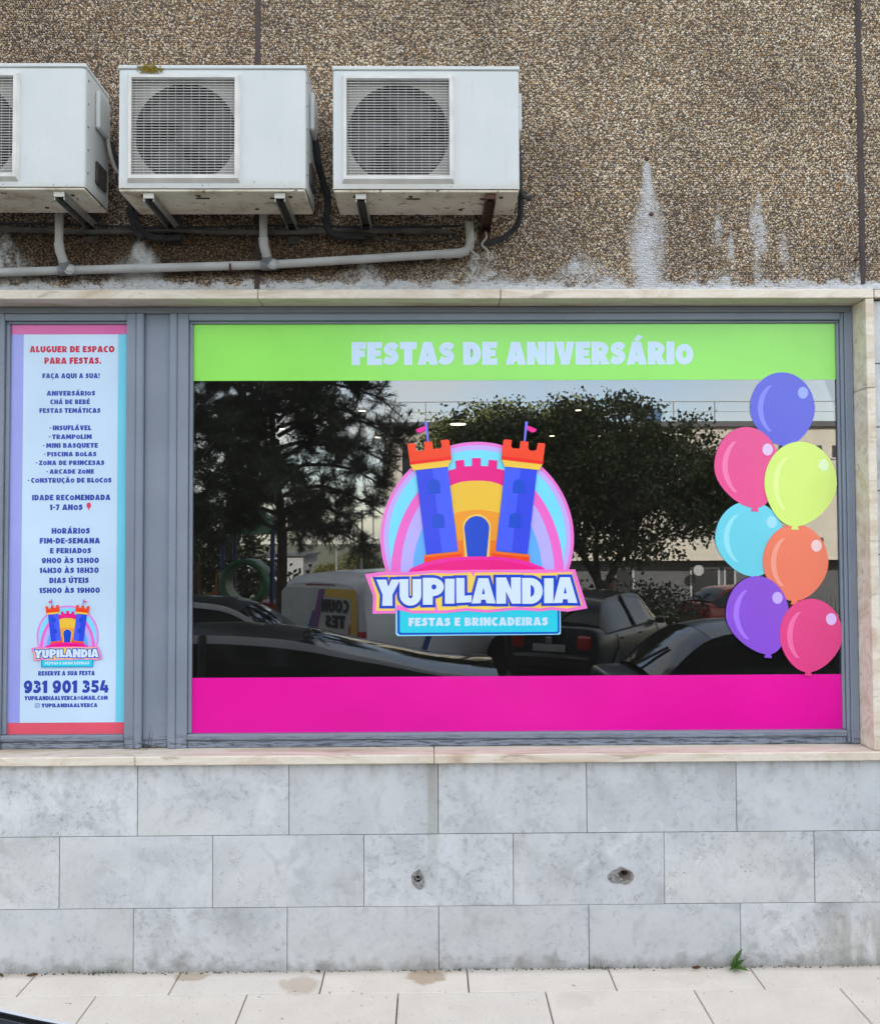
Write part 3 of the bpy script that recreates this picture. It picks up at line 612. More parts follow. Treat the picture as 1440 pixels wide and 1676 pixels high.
lp('subtitle_box', bx0, (150, 220, 240)); lp('subtitle_box', [(650, 990), (914, 990), (914, 1034), (911, 1037), (653.6, 1037.6), (650, 1034.5)], (0, 88, 190)); lp('subtitle_box', [(654.2, 990), (910.8, 990), (910.8, 1032.4), (909, 1033.8), (656, 1034), (654.2, 1032)], (40, 202, 222))
lay[0] += 1
def logo_text(s, x0, x1, v0, v1, rgb, name): return lettering(s, ((x0 + x1) / 2 - 781) * K, -(v1 - 881) * K, (v1 - v0) * K, (x1 - x0) * K, vinyl(rgb), LG, VY - .0008 - lay[0] * .0006, name, .0004)
logo_text('FESTAS E BRINCADEIRAS', 668.5, 895, 1009.9, 1023.3, WHITE, 'lettering')
pink = [(597.6, 938.6), (631.7, 933.8), (667.8, 935.8), (709.4, 932.4), (734.4, 933.2), (774.7, 932.4), (940, 932.4), (959.6, 996), (927, 1001.2), (900.6, 998), (881, 1000.4), (846.4, 997.6), (795, 1002), (762, 999), (729, 1002.5), (673, 1002.5), (662, 999), (649.7, 997), (647.6, 1002.5), (610, 1002.8), (610.8, 974.7)]
lp('name_banner', pink, (242, 118, 200))
yel = [(606.6, 943.6), (631, 940.4), (668, 941), (709, 937.2), (734, 938.6), (770.4, 936.6), (773.6, 944), (776.4, 937), (820, 936.8), (880, 938.4), (934.6, 936.8), (951.5, 991.6), (927, 996), (900.6, 993.4), (881.4, 995.6), (846.4, 993), (795, 997.4), (762, 994.4), (729, 998), (716, 998), (713.5, 983), (711, 998), (673, 998), (664, 993), (650, 988), (645.5, 998), (615.4, 998), (616, 974)]
lp('name_banner', yel, (250, 206, 88))
lay[0] += 1; ly = lay[0]
NAME = [('Y', 616.4, 655.3, 947.6, 990), ('U', 654, 689.3, 947, 990), ('P', 691.8, 726, 945, 988.6), ('I', 727.5, 743.5, 946.7, 987), ('L', 746, 771, 945.6, 986), ('A', 771, 810, 946, 987), ('N', 811, 851, 945, 987.5), ('D', 853, 886.7, 946, 988), ('I', 888.8, 904.4, 946.7, 987), ('A', 904, 943, 945, 987)]
for i, (ch, x0, x1, v0, v1) in enumerate(NAME):
    cs = G[ch][1]; ax = [p[0] for c in cs for p in c]; a0, a1 = min(ax), max(ax); az = [p[1] for c in cs for p in c]; z0, z1 = min(az), max(az)
    mpx = lambda c: [(((px - a0) / (a1 - a0) * (x1 - x0) + x0 - 781) * K, (-(v1 - (py - z0) / (z1 - z0) * (v1 - v0)) + 881) * K) for px, py in c]
    out = mpx(cs[0])
    sheet('letter_edge', [offset_poly(out, 4.6 * K)], vinyl((18, 66, 200)), LG, VY - .0008 - (ly + i * .3) * .0006, .0002)
    if ch in 'ADP': sheet('letter', [out, mpx(cs[1])], vinyl((212, 228, 248)), LG, VY - .0008 - (ly + 4.5) * .0006, .0004)
    else: sheet('letter', [out], vinyl((212, 228, 248)), LG, VY - .0008 - (ly + 4.5) * .0006, .0004)

# poster on the narrow pane
PO = thing('poster', 'tall pale blue poster with rows of dark blue lettering on the narrow window pane', 'poster')
y0 = VY
sheet('poster_field', [[(-1.954, 1.137), (-1.5, 1.137), (-1.5, 2.996), (-1.954, 2.996)]], vinyl((196, 219, 240)), PO, y0)
sheet('side_stripe', [[(-2.0125, 1.137), (-1.9545, 1.137), (-1.9545, 2.996), (-2.0125, 2.996)]], vinyl((154, 158, 226)), PO, y0)
sheet('side_stripe', [[(-1.4995, 1.137), (-1.4525, 1.137), (-1.4525, 2.996), (-1.4995, 2.996)]], vinyl((116, 206, 228)), PO, y0)
sheet('end_band', [[(-2.0125, 2.9965), (-1.4525, 2.9965), (-1.4525, 3.043), (-2.0125, 3.043)]], vinyl((216, 98, 164)), PO, y0)
sheet('end_band', [[(-2.0125, 1.0835), (-1.4525, 1.0835), (-1.4525, 1.1365), (-2.0125, 1.1365)]], vinyl((226, 88, 106)), PO, y0)
TXT = [("ALUGUER DE ESPACO",-1.721,0.406,2.9088,0.0305),("PARA FESTAS.",-1.717,0.273,2.8529,0.0313),("FAÇA AQUI A SUA!",-1.725,0.274,2.7832,0.0242),("ANIVERSÁRIoS",-1.725,0.232,2.6994,0.0230),("CHÁ DE BEBÉ",-1.729,0.190,2.6578,0.0230),("FESTAS TEMÁTICAS",-1.729,0.292,2.6159,0.0230),("·INSUFLÁVEL",-1.726,0.199,2.5320,0.0235),("·TRAMPoLIM",-1.726,0.205,2.4894,0.0229),("·MINI BASQUETE",-1.725,0.263,2.4476,0.0226),("·PISCINA BoLAS",-1.726,0.251,2.4062,0.0220),("·ZoNA DE PRINCESAS",-1.726,0.327,2.3645,0.0223),("·ARCADE ZoNE",-1.725,0.227,2.3226,0.0214),("·CoNSTRUÇÃo DE BLoCoS",-1.727,0.399,2.2795,0.0235),("IDADE RECoMENDADA",-1.719,0.374,2.1954,0.0266),("1-7 ANoS",-1.743,0.157,2.1481,0.0275),("HoRÁRIoS",-1.720,0.182,2.0351,0.0278),("FIM-DE-SEMANA",-1.724,0.287,1.9879,0.0271),("E FERIADoS",-1.720,0.196,1.9412,0.0257),("9H00 ÀS 13H00",-1.721,0.272,1.8942,0.0257),("14H30 ÀS 18H30",-1.726,0.281,1.8470,0.0262),("DIAS ÚTEIS",-1.726,0.188,1.7990,0.0265),("15H00 ÀS 19H00",-1.723,0.288,1.7519,0.0253),("RESERVE A SUA FESTA",-1.734,0.268,1.3599,0.0214),("931 901 354",-1.735,0.401,1.2772,0.0592),("YUPILANDIAALVERCA@GMAIL.CoM",-1.735,0.394,1.2435,0.0199),("YUPILANDIAALVERCA",-1.719,0.265,1.2093,0.0185)]
for i, (s, xc, w, z0, h) in enumerate(TXT):
    lettering(s, xc, z0, h, w, vinyl((196, 12, 62) if i < 2 else (46, 68, 168)), PO, y0 - .0007)
sheet('balloon_mark', [ell(-1.635, 2.170, .011, .0145, 18), [(-1.6375, 2.155), (-1.6325, 2.155), (-1.631, 2.149), (-1.639, 2.149)]], vinyl((216, 56, 96)), PO, y0 - .0007)
rr = lambda x, z, s: [(x - s, z - s * .6), (x - s * .6, z - s), (x + s * .6, z - s), (x + s, z - s * .6), (x + s, z + s * .6), (x + s * .6, z + s), (x - s * .6, z + s), (x - s, z + s * .6)]
sheet('camera_mark', [rr(-1.871, 1.219, .0112), rr(-1.871, 1.219, .0092), ell(-1.871, 1.219, .0052, .0052, 14), ell(-1.871, 1.219, .0034, .0034, 12)], vinyl((60, 76, 160)), PO, y0 - .0007)
pl = part_empty('small_castle_logo', PO); pl.location = (-1.73, VY * (1 - .316) - .0008, 1.545); pl.scale = (.316, .316, .316)
for ch in list(LG.children):
    c = ch.copy(); COL.objects.link(c); c.parent = pl

# ------------------------------------------------------------------ air conditioners
t = NT('ac_white'); p = t.pos(); n1 = t.noise(p, 5, 6); n2 = t.noise(t.vmap(p, (14, 14, 2)), 3, 5, .65)
c = t.ramp(n1, [(.3, (.535, .56, .55)), (.7, (.58, .60, .585))]); c = t.mix(t.math('MULTIPLY', t.step(n2, .54, .8), .4), c, (.38, .36, .31)); c = t.mix(t.math('MULTIPLY', t.step(t.math('ADD', t.xyz(p)[2], t.math('MULTIPLY', n1, -.08)), 3.495, 3.44), .5), c, (.42, .36, .26))
sp = t.math('MULTIPLY', t.step(t.noise(p, 70, 3, .6), .66, .70), t.step(t.xyz(p)[2], 3.56, 3.50))
c = t.mix(t.math('MULTIPLY', sp, .7), c, (.06, .06, .05)); t.base(c); t.set(Roughness=.42, Specular_IOR_Level=.4); M_AC = t.m
t = NT('ac_base'); p = t.pos(); n1 = t.noise(p, 7, 7, .65); n2 = t.noise(p, 26, 5, .6)
c = t.ramp(n1, [(.3, (.42, .34, .24)), (.5, (.66, .60, .48)), (.7, (.76, .71, .60))]); c = t.mix(t.math('MULTIPLY', t.step(n1, .42, .30), .8), c, (.36, .25, .12))
c = t.mix(t.step(n2, .63, .68), c, (.07, .06, .05)); t.base(c); t.set(Roughness=.6); M_ACB = t.m
M_GRILL = plain('grille_cream', (.60, .585, .55), .55, vary=.14, vscale=9)
M_FANH = plain('fan_housing', (.42, .40, .365), .7, vary=.25); M_FAN = plain('fan_grey', (.055, .052, .056), .6, vary=.2); M_INT = plain('fan_dark', (.018, .016, .016), .9)
AH, AD, AW = .532, .27, .795
def make_ac():
    r = thing('air_conditioner', 'x', 'air conditioner')        # origin: front bottom left corner, y to the wall
    m = MB(); fx0, fx1, fz0, fz1 = .046, .506, .032, .486        # opening for the fan
    W_, H_ = AW, AH - .022; cc = .012
    prof = [(0, cc), (cc * .3, cc * .3), (cc, 0)]
    # casing shell: front with opening, sides, back
    m.add([(cc, 0, 0), (W_ - cc, 0, 0), (W_ - cc, 0, H_), (cc, 0, H_), (fx0, 0, fz0), (fx1, 0, fz0), (fx1, 0, fz1), (fx0, 0, fz1)], [(0, 1, 5, 4), (1, 2, 6, 5), (2, 3, 7, 6), (3, 0, 4, 7)])
    for xs, s in ((0, 1), (W_, -1)):
        rows = [[(xs + s * cc, 0, z), (xs + s * cc * .3, cc * .3, z), (xs, cc, z), (xs, AD, z)] for z in (0, H_)]; m.grid(rows)
    m.add([(0, AD, 0), (W_, AD, 0), (W_, AD, H_), (0, AD, H_)], [(0, 1, 2, 3)])
    m.build('casing', M_AC, r)
    MB().cbox(-.003, W_ + .003, -.004, AD + .003, H_ + .002, AH, .005).build('top_cover', M_AC, r)
    MB().cbox(.004, W_ - .004, .004, AD - .002, -.012, -.0005, .003).build('base_pan', M_ACB, r)
    for x in (.30, .62): MB().tube([(x, .15, -.0125), (x, .15, -.019)], .028, 12).build('drain_boss', M_ACB, r)
    for x, y_ in ((.09, .05), (.33, .05), (.72, .06), (.55, .2)): MB().tube([(x, y_, -.0125), (x, y_, -.0155)], .009, 10).build('base_screw', M_RUST, r)
    for x in (.34, .66): MB().cbox(x - .03, x + .03, .07, .082, -.0145, -.0123, .001).build('drain_slot', M_HOLE, r)
    # fan housing, fan
    cx, cz, fr_ = .278, .250, .217
    sq = [(fx0, fz0), (fx1, fz0), (fx1, fz1), (fx0, fz1)]
    hole = [(cx + fr_ * math.cos(q * .1309), cz + fr_ * math.sin(q * .1309)) for q in range(48)]
    sheet('fan_plate', [sq, hole], M_FANH, r, .03, .002)
    MB().lathe([(fr_, .030), (fr_ - .008, .05), (fr_ - .01, .11), (.0, .112)], 'Y', 48, (cx, 0, cz)).build('fan_housing', M_INT, r, True)
    fan = part_empty('fan', r, (cx, .06, cz)); MB().lathe([(0, -.02), (.045, -.016), (.052, .0), (.052, .03)], 'Y', 24).build('hub', M_FAN, fan, True)
    rows = []
    for i in range(7):
        rr_ = .05 + .152 * i / 6; rows.append([(rr_ * math.cos(R_(a + i * 6)), .03 - .045 * (a + 38) / 76, rr_ * math.sin(R_(a + i * 6))) for a in range(-38, 39, 19)])
    bm = MB().grid(rows).mesh('blade', M_FAN, True)
    for k in range(3):
        o = link('blade', bm, fan); o.rotation_euler = (0, R_(k * 120 + 25), 0)
    gr = part_empty('grille', r)
    gx0, gx1, gz0, gz1 = .040, .518, .022, .490
    fm = MB()
    for a, b_, s in (((gx0, gz0), (gx1, gz1), 1),):
        o1 = [(gx0, 0, gz0), (gx1, 0, gz0), (gx1, 0, gz1), (gx0, 0, gz1)]; f1 = [(gx0 + .008, -.016, gz0 + .016), (gx1 - .008, -.016, gz0 + .016), (gx1 - .008, -.016, gz1 - .008), (gx0 + .008, -.016, gz1 - .008)]
        i1 = [(gx0 + .020, -.016, gz0 + .030), (gx1 - .022, -.016, gz0 + .030), (gx1 - .022, -.016, gz1 - .020), (gx0 + .020, -.016, gz1 - .020)]; i0 = [(x, .004, z) for x, y, z in i1]
        fm.grid([o1, f1, i1, i0], closed=True)
    fm.build('grille_frame', M_GRILL, gr)
    sx0, sx1, sz0, sz1 = gx0 + .021, gx1 - .023, gz0 + .034, gz1 - .024
    sm = MB().cbox(sx0, sx1, -.012, -.0072, -.0013, .0013, .0006).mesh('slat', M_GRILL)
    for k in range(36): link('slat', sm, gr, (0, 0, sz0 + (sz1 - sz0) * k / 35))
    wm = MB().box(-.0007, .0007, -.0070, -.0056, sz0 - .005, sz1 + .005).mesh('wire', M_GRILL)
    for k in range(13): link('wire', wm, gr, (sx0 + (sx1 - sx0) * (k + .5) / 13, 0, 0))
    # service side: valve cover, louvred slots, label
    MB().cbox(W_ + .001, W_ + .022, .10, .235, .30, .47, .008).build('valve_cover', M_AC, r)
    MB().cbox(W_ + .0005, W_ + .012, .11, .225, .06, .16, .004).build('valve_plate', M_DKSTEEL, r)
    for k in range(5): MB().tube([(W_ + .0005, .03, .07 + .1 * k), (W_ + .004, .03, .07 + .1 * k)], .005, 8).build('screw', M_METAL, r)
    return r
def bracket(root, x, rusty, zoff=-.048):
    b = part_empty('bracket', root)
    m = MB().box(x - .022, x - .018, .02, .395, zoff, -.013).box(x + .018, x + .022, .02, .395, zoff, -.013); m.build('flange', M_RUST if rusty else M_METAL, b)
    MB().box(x - .0175, x + .0175, .0201, .395, -.026, -.0135).build('arm', M_RUST if rusty else M_DKSTEEL, b)
    MB().box(x - .024, x + .024, .3955, .404, -.105, .12).build('wall_plate', M_RUST if rusty else M_DKSTEEL, b)
    MB().box(x - .0225, x + .0225, .016, .0199, zoff + .012, -.013).build('end_cap', M_RUST if rusty else M_AC, b)
    MB().tube([(x, .06, -.0262), (x, .06, -.033)], .008, 6).build('bolt', M_RUST, b)
AC = make_ac(); AC.location = (-1.318, -.405, 3.493)
acs = [AC, copy_tree(AC), copy_tree(AC)]
acs[1].location = (-.409, -.405, 3.490); acs[2].location = (-2.252, -.405, 3.500)
acs[1].children[0].data  # shared casing mesh
labs = ['white air conditioner with yellow moss on its top edge, between two others', 'white air conditioner nearest the bare pebble wall, with a rusty bracket', 'white air conditioner cut off by the left edge of the picture, above the poster']
for a, l in zip(acs, labs): tag(a, l, 'air conditioner', 'air conditioners on the wall')
for f_, k in ((acs[0], 0), (acs[1], 55), (acs[2], 100)):
    for ch in f_.children:
        if ch.name.startswith('fan') and ch.type == 'EMPTY': ch.rotation_euler = (0, R_(k), 0)
bracket(acs[0], .125, False); bracket(acs[0], .682, False); bracket(acs[1], .118, False); bracket(acs[1], .672, True); bracket(acs[2], .12, False); bracket(acs[2], .68, False)
# moss
m = MB(); r2 = random.Random(4)
for k in range(260):
    x = -1.318 + .082 + r2.gauss(.05, .026); x = min(max(x, -1.236), -1.125); z = 4.005 + r2.gauss(0, .0085); s_ = r2.uniform(.002, .0048); y = -.409 - r2.uniform(0, .004)
    m.add([(x - s_, y, z - s_ * .5), (x + s_, y, z - s_ * .6), (x + s_ * .3, y, z + s_), (x, y - s_, z)], [(0, 1, 3), (1, 2, 3), (2, 0, 3)])
tag(m.build('moss_patch', plain('yellow_moss', (.30, .22, .03), .95, vary=.4, vscale=90)), 'yellow moss patch on the top edge of the middle air conditioner', 'moss')

# ------------------------------------------------------------------ pipes and cables
PY = -.045
dp = thing('drain_pipe', 'long grey plastic condensate pipe running below the air conditioners', 'pipe', (0, 0, 0))
run = [(-3.0, PY, 3.225), (-1.985, PY, 3.245), (-1.680, PY, 3.254), (-.747, PY, 3.279), (.10, PY, 3.331), (.165, PY, 3.336)]
for a, b in zip(run[:-2], run[1:-1]): MB().tube([a, b], .0195, 14, cap=False).build('pipe_length', M_PVC, dp, True)
elb = [(.07, PY, 3.329), (.14, PY, 3.333), (.172, PY, 3.343), (.188, PY - .004, 3.366), (.190, PY - .01, 3.40), (.186, PY - .03, 3.47)]
MB().tube(elb, [.0215, .0215, .0215, .0215, .0205, .0195], 14).build('pipe_elbow', M_PVC, dp, True)
for tx, tz in ((-1.680, 3.254), (-.747, 3.279)):
    MB().tube([(tx - .034, PY, tz - .001), (tx + .036, PY, tz + .001)], .0245, 14).build('tee_fitting', M_PVCD, dp, True)
    MB().tube([(tx, PY, tz), (tx - .003, PY - .025, tz + .034)], .0235, 12).build('tee_branch', M_PVCD, dp, True)
    MB().lathe([(.0245, -.004), (.0255, .0), (.018, .001), (.012, -.004), (.0, -.004)], 'Y', 16, (tx + .024, PY - .0245, tz - .002)).build('fitting_ring', M_PVC, dp, True)
    dn = [(tx - .003, PY - .02, tz + .03), (tx - .012, PY - .045, tz + .075), (tx - .014, PY - .05, tz + .11), (tx - .014, PY - .05, tz + .25)]
    MB().tube(dn[:3], [.0215, .0215, .0225], 14).build('pipe_elbow', M_PVC, dp, True); MB().tube(dn[2:], .0185, 14).build('pipe_length', M_PVC, dp, True)
for x in (-.925, .035): 
    zz = 3.274 if x < 0 else 3.327
    MB().tube([(x, PY, zz - .006), (x + .010, PY, zz - .006)], .0225, 14).build('pipe_clip', M_RUST if x < 0 else M_METAL, dp, True)
def cable(name, pts, r, mat, label, n=8): return tag(MB().tube(catmull(pts, 6), r, n).build(name, mat, None, True), label, 'hose' if 'hose' in name else 'cable')
cable('insulated_hose', [(-3, -.03, 3.44), (-2.2, -.035, 3.452), (-1.6, -.03, 3.440), (-1.2, -.035, 3.446), (-.8, -.03, 3.436), (-.3, -.035, 3.442), (.1, -.03, 3.438)], .013, M_HOSE, 'grey insulated hose running along the wall just under the air conditioners')
cable('black_cable', [(-3, -.05, 3.458), (-1.9, -.055, 3.47), (-1.25, -.05, 3.452), (-.7, -.05, 3.462), (-.25, -.06, 3.45), (.15, -.05, 3.46)], .006, M_BLK, 'thin black cable stretched above the grey hose under the units')
cable('black_cable', [(-.31, -.05, 3.425), (-.2, -.055, 3.40), (-.08, -.05, 3.383), (.05, -.05, 3.388), (.15, -.05, 3.412)], .005, M_BLK, 'thin black cable sagging in a loop beside the right drain bend')
cable('black_hose', [(-1.44, -.16, 3.80), (-1.42, -.15, 3.72), (-1.395, -.12, 3.66), (-1.36, -.08, 3.70), (-1.345, -.06, 3.68), (-1.35, -.05, 3.56), (-1.37, -.045, 3.46), (-1.33, -.045, 3.40)], .015, M_BLK, 'thick black hose hanging in the gap between the left and middle units')
cable('white_cable', [(-1.445, -.19, 3.83), (-1.43, -.19, 3.74), (-1.405, -.17, 3.665), (-1.375, -.13, 3.69), (-1.365, -.1, 3.72)], .009, M_CABLE, 'pale wire drooping from the left unit beside the black hose')
cable('black_hose', [(-1.35, -.06, 3.62), (-1.385, -.05, 3.52), (-1.32, -.04, 3.43), (-1.25, -.04, 3.405), (-1.15, -.04, 3.41)], .016, M_BLK, 'black hose curving under the left end of the middle unit')
cable('black_hose', [(-.515, -.19, 3.83), (-.50, -.16, 3.70), (-.49, -.10, 3.66), (-.47, -.06, 3.58), (-.478, -.05, 3.48), (-.44, -.045, 3.42), (-.3, -.045, 3.41)], .016, M_BLK, 'thick black hose in the gap between the middle and right units')
cable('black_cable', [(-.52, -.2, 3.84), (-.498, -.18, 3.74), (-.49, -.12, 3.67), (-.50, -.08, 3.60)], .007, M_BLK, 'thin black cable on the side of the middle unit above the thick hose')
cable('black_hose', [(.395, -.20, 3.83), (.405, -.19, 3.70), (.41, -.16, 3.60), (.42, -.12, 3.54), (.41, -.08, 3.46), (.34, -.05, 3.40), (.24, -.045, 3.375)], .014, M_BLK, 'black hose curving down round the right corner of the right unit')
cable('black_cable', [(.41, -.17, 3.60), (.425, -.15, 3.56), (.455, -.12, 3.565), (.462, -.11, 3.555)], .010, M_BLK, 'short black pipe end sticking out beside the right unit')
r2 = random.Random(9)
for k, (x, l) in enumerate(((.215, 'left'), (.262, 'right'))):
    pts = [(x, -.05, 3.43)] + [(x + r2.uniform(-.02, .02), -.05 - r2.uniform(0, .02), 3.43 - .03 * (i + 1)) for i in range(4)] + [(x - .02 + .04 * k, -.06, 3.30)]
    cable('loose_wire', pts, .005, M_CABLE, 'loose pale wires dangling on the %s side of the rusty bracket' % l)

# ------------------------------------------------------------------ pavement, road, ground
def gz(y):     # height of the street and the ground beyond, falling away from the shop
    P = [(100, -.12), (-1.6, -.12), (-8, -.28), (-12, -.40), (-38, -1.6), (-700, -1.6)]
    for (a, za), (b, zb) in zip(P, P[1:]):
        if y >= b: return za + (zb - za) * (a - y) / (a - b)
    return -1.6
t = NT('ground_earth'); p = t.pos(); n = t.noise(p, .7, 7, .65)
t.base(t.ramp(n, [(.35, (.10, .09, .06)), (.5, (.075, .085, .04)), (.65, (.16, .14, .10))])); t.set(Roughness=.95); M_EARTH = t.m
t = NT('asphalt'); p = t.pos(); n = t.noise(p, 2, 5); n2 = t.noise(p, 160, 3, .7)
t.base(t.mix(.5, t.ramp(n, [(.3, (.035, .035, .036)), (.7, (.065, .064, .062))]), t.ramp(n2, [(.3, (.02, .02, .02)), (.7, (.10, .10, .10))]))); t.bump(n2, .4, .006); t.set(Roughness=.9); M_ASPH = t.m
ys = [100, .32, -1.6, -8, -12, -16, -22, -30, -38, -60, -700]
struct(MB().grid([[(-700, y, gz(y) - .30 if y > 0 else gz(y)), (700, y, gz(y) - .30 if y > 0 else gz(y))] for y in ys]).build('ground', M_EARTH))
struct(MB().grid([[(-120, y, gz(y) + .004), (120, y, gz(y) + .004)] for y in (-1.72, -8, -12, -12.6)]).build('road', M_ASPH))
PV = struct(MB().box(-14, 14, -1.58, -.002, -.3, .006).build('pavement', M_DARKJ))
rows_ = [(-.209, -.004, [-3.11, -2.455, -1.80, -1.145, -.49, .16, .806, 1.455, 2.105, 2.755, 3.4]), (-.61, -.211, [-2.755, -2.105, -1.454, -.802, -.148, .493, 1.142, 1.782, 2.435, 3.085]), (-1.01, -.612, [-3.11, -2.455, -1.80, -1.145, -.49, .16, .806, 1.455, 2.105, 2.755]), (-1.41, -1.012, [-2.755, -2.105, -1.454, -.802, -.148, .493, 1.142, 1.782, 2.435, 3.085]), (-1.578, -1.412, [-3.11, -2.455, -1.80, -1.145, -.49, .16, .806, 1.455, 2.105, 2.755])]
for y0_, y1_, xs in rows_:
    for a, b in zip(xs, xs[1:]):
        dz = rnd.uniform(-.0012, .0012); MB().cbox(a + .0028, b - .0028, y0_ + .001, y1_ - .001, -.02, .030 + dz, .003).build('paving_slab', M_PAVE, PV)
M_KERB = plain('kerb_stone', (.36, .35, .33), .85, vary=.15, vscale=14)
kb = MB().cbox(-.495, .495, -.07, .07, -.35, .028, .012).mesh('kerb_stone', M_KERB)
for k in range(-9, 10): link('kerb_stone', kb, PV, (k * 1.0, -1.655, 0))

# weeds, moss line, dry leaves at the foot of the wall
M_LEAF = plain('weed_green', (.075, .19, .03), .55, vary=.35, vscale=30); M_DRY = plain('dry_leaf', (.12, .07, .04), .9, vary=.4, vscale=40)
def leafblade(m, p, d, ln, w, bend, up=(0, 0, 1)):
    d = Vector(d).normalized(); s = d.cross(Vector((0, -1, .2))).normalized(); rows = []
    for i in range(6):
        u = i / 5; q = Vector(p) + d * ln * u + Vector((0, -1, -.6)) * bend * u * u; ww = w * (math.sin(math.pi * (.12 + .88 * u)) if u < 1 else .02)
        rows.append([q - s * ww, q + Vector((0, -.002, .001)), q + s * ww])
    m.grid(rows)
W1 = thing('weed', 'green weed growing at the wall foot on the right of the pavement', 'weed', (1.385, -.022, .03)); W1.scale = (1.3, 1.3, 1.3)
r2 = random.Random(21)
for k, (dx, dz, ln, w) in enumerate(((.1, 1, .115, .009), (.3, .9, .07, .008), (-.4, .8, .062, .008), (.75, .4, .042, .007), (-.8, .45, .045, .007), (-.15, 1, .085, .007), (.3, .5, .045, .007), (-.35, .3, .04, .007))):
    m = MB(); leafblade(m, (r2.uniform(-.006, .006), -.002 * k, .004), (dx, -.35 - .1 * r2.random(), dz), ln, w, .02); m.build('leaf', M_LEAF, W1, True)
MB().tube([(0, 0, -.004), (.003, -.004, .03), (.008, -.008, .055)], .0022, 6).build('stem', M_LEAF, W1)
m = MB(); r2 = random.Random(33)
for k in range(420):
    x = r2.uniform(-2.9, 2.9); cl = math.sin(x * 3.1) + math.sin(x * 7.7 + 1) * .8
    if r2.random() > .25 + .3 * max(0, cl): continue
    for j in range(3):
        h = r2.uniform(.004, .022) * (1.4 if cl > .9 else .8); dx = r2.uniform(-.008, .008); xx = x + r2.uniform(-.015, .015)
        m.add([(xx - .0016, -.0155, .0302), (xx + .0016, -.0155, .0302), (xx + dx, -.017 - r2.uniform(0, .012), .0302 + h)], [(0, 1, 2)])
g_ = m.build('moss_and_grass', plain('moss_green', (.06, .085, .025), .9, vary=.5, vscale=20)); g_['kind'] = 'stuff'; g_['label'] = 'thin line of moss and grass where wall meets pavement'
m = MB()
for k in range(360):
    x = r2.uniform(-2.9, 2.9); s_ = r2.uniform(.002, .006); y = -.016 - abs(r2.gauss(0, .008)); z = .0312
    m.add([(x - s_, y, z), (x + s_, y - s_ * .4, z), (x + s_ * .5, y + s_ * .4, z + .002), (x, y, z + s_ * .9)], [(0, 1, 3), (1, 2, 3), (2, 0, 3), (0, 2, 1)])
for k in range(170):
    x = r2.uniform(-2.6, 2.6); y = r2.uniform(-.6, -.03); s_ = r2.uniform(.001, .0032); z = .0314
    m.add([(x - s_, y, z), (x + s_, y - s_ * .6, z), (x + s_ * .5, y + s_ * .7, z), (x, y, z + s_ * .6)], [(0, 1, 3), (1, 2, 3), (2, 0, 3), (0, 2, 1)])
g_ = m.build('dirt_crumbs', plain('dirt', (.055, .045, .035), .95, vary=.4, vscale=50)); g_['kind'] = 'stuff'; g_['label'] = 'dark dirt crumbs along the wall foot and grit on the paving'
for k, (x, y, s_, l) in enumerate(((-1.965, -.03, .032, 'dry brown leaf at the left end of the wall foot'), (-1.79, -.035, .028, 'curled dry leaf against the wall beside a slab joint on the left'), (1.20, -.03, .030, 'curled dry leaf against the wall left of the green weed'), (-.52, -.024, .02, 'small dry leaf at the wall foot left of the brown stain'))):
    m = MB(); r3 = random.Random(k + 2)
    for j in range(3):
        a = r3.uniform(0, 6.28); leafblade(m, (x + r3.uniform(-.01, .01), y, .034), (math.cos(a), -.2, .35 + r3.random() * .5), s_ * r3.uniform(.8, 1.3), s_ * .28, .012)
    tag(m.build('dry_leaf', M_DRY, None, True), l, 'leaf', 'dry leaves at the wall foot')

# ------------------------------------------------------------------ vehicles
M_TYRE = plain('tyre', (.015, .015, .015), .85); M_RIM = plain('rim', (.35, .35, .36), .35, .8)
t = NT('car_glass'); t.base((.012, .014, .016)); t.set(Roughness=.04, Specular_IOR_Level=.45); M_CGL = t.m
def paint(name, col): 
    t = NT(name); n = t.noise(t.obj(), 3, 3); t.base(t.ramp(n, [(.3, tuple(c * .93 for c in col)), (.7, col)])); t.set(Roughness=.28, Coat_Weight=.25, Coat_Roughness=.05, Specular_IOR_Level=.35); return t.m
M_TRIM = plain('black_trim', (.02, .02, .02), .6)
t = NT('tail_red'); t.base((.5, .012, .014)); t.set(Roughness=.15, Coat_Weight=.8); M_RED = t.m
t = NT('lamp_clear'); t.base((.5, .52, .55)); t.set(Roughness=.1, Coat_Weight=.8); M_CLR = t.m
M_PLATE = plain('number_plate', (.5, .5, .48), .5)
def wheels(root, spots, r):
    ty = MB().lathe([(r * .62, -.09), (r * .9, -.10), (r, -.07), (r, .07), (r * .9, .10), (r * .62, .09)], 'Y', 28).mesh('tyre', M_TYRE, True)
    rm = MB().lathe([(0, .075), (r * .18, .08), (r * .2, .06), (r * .58, .05), (r * .64, .09), (r * .64, -.09)], 'Y', 28).mesh('rim', M_RIM, True)
    sp = MB().cbox(-r * .07, r * .07, .06, .082, r * .15, r * .6, .006).mesh('spoke', M_RIM)
    for x, y in spots:
        w = part_empty('wheel', root, (x, y, r)); w.rotation_euler = (0, 0, 0 if y > 0 else math.pi)
        link('tyre', ty, w); link('rim', rm, w)
        for k in range(5): o = link('spoke', sp, w); o.rotation_euler = (0, R_(72 * k), 0)
railD = [(1.15, .70, .94), (.55, .60, 1.36), (.1, .56, 1.44), (-.7, .56, 1.43), (-1.35, .58, 1.37), (-1.78, .68, 1.04)]
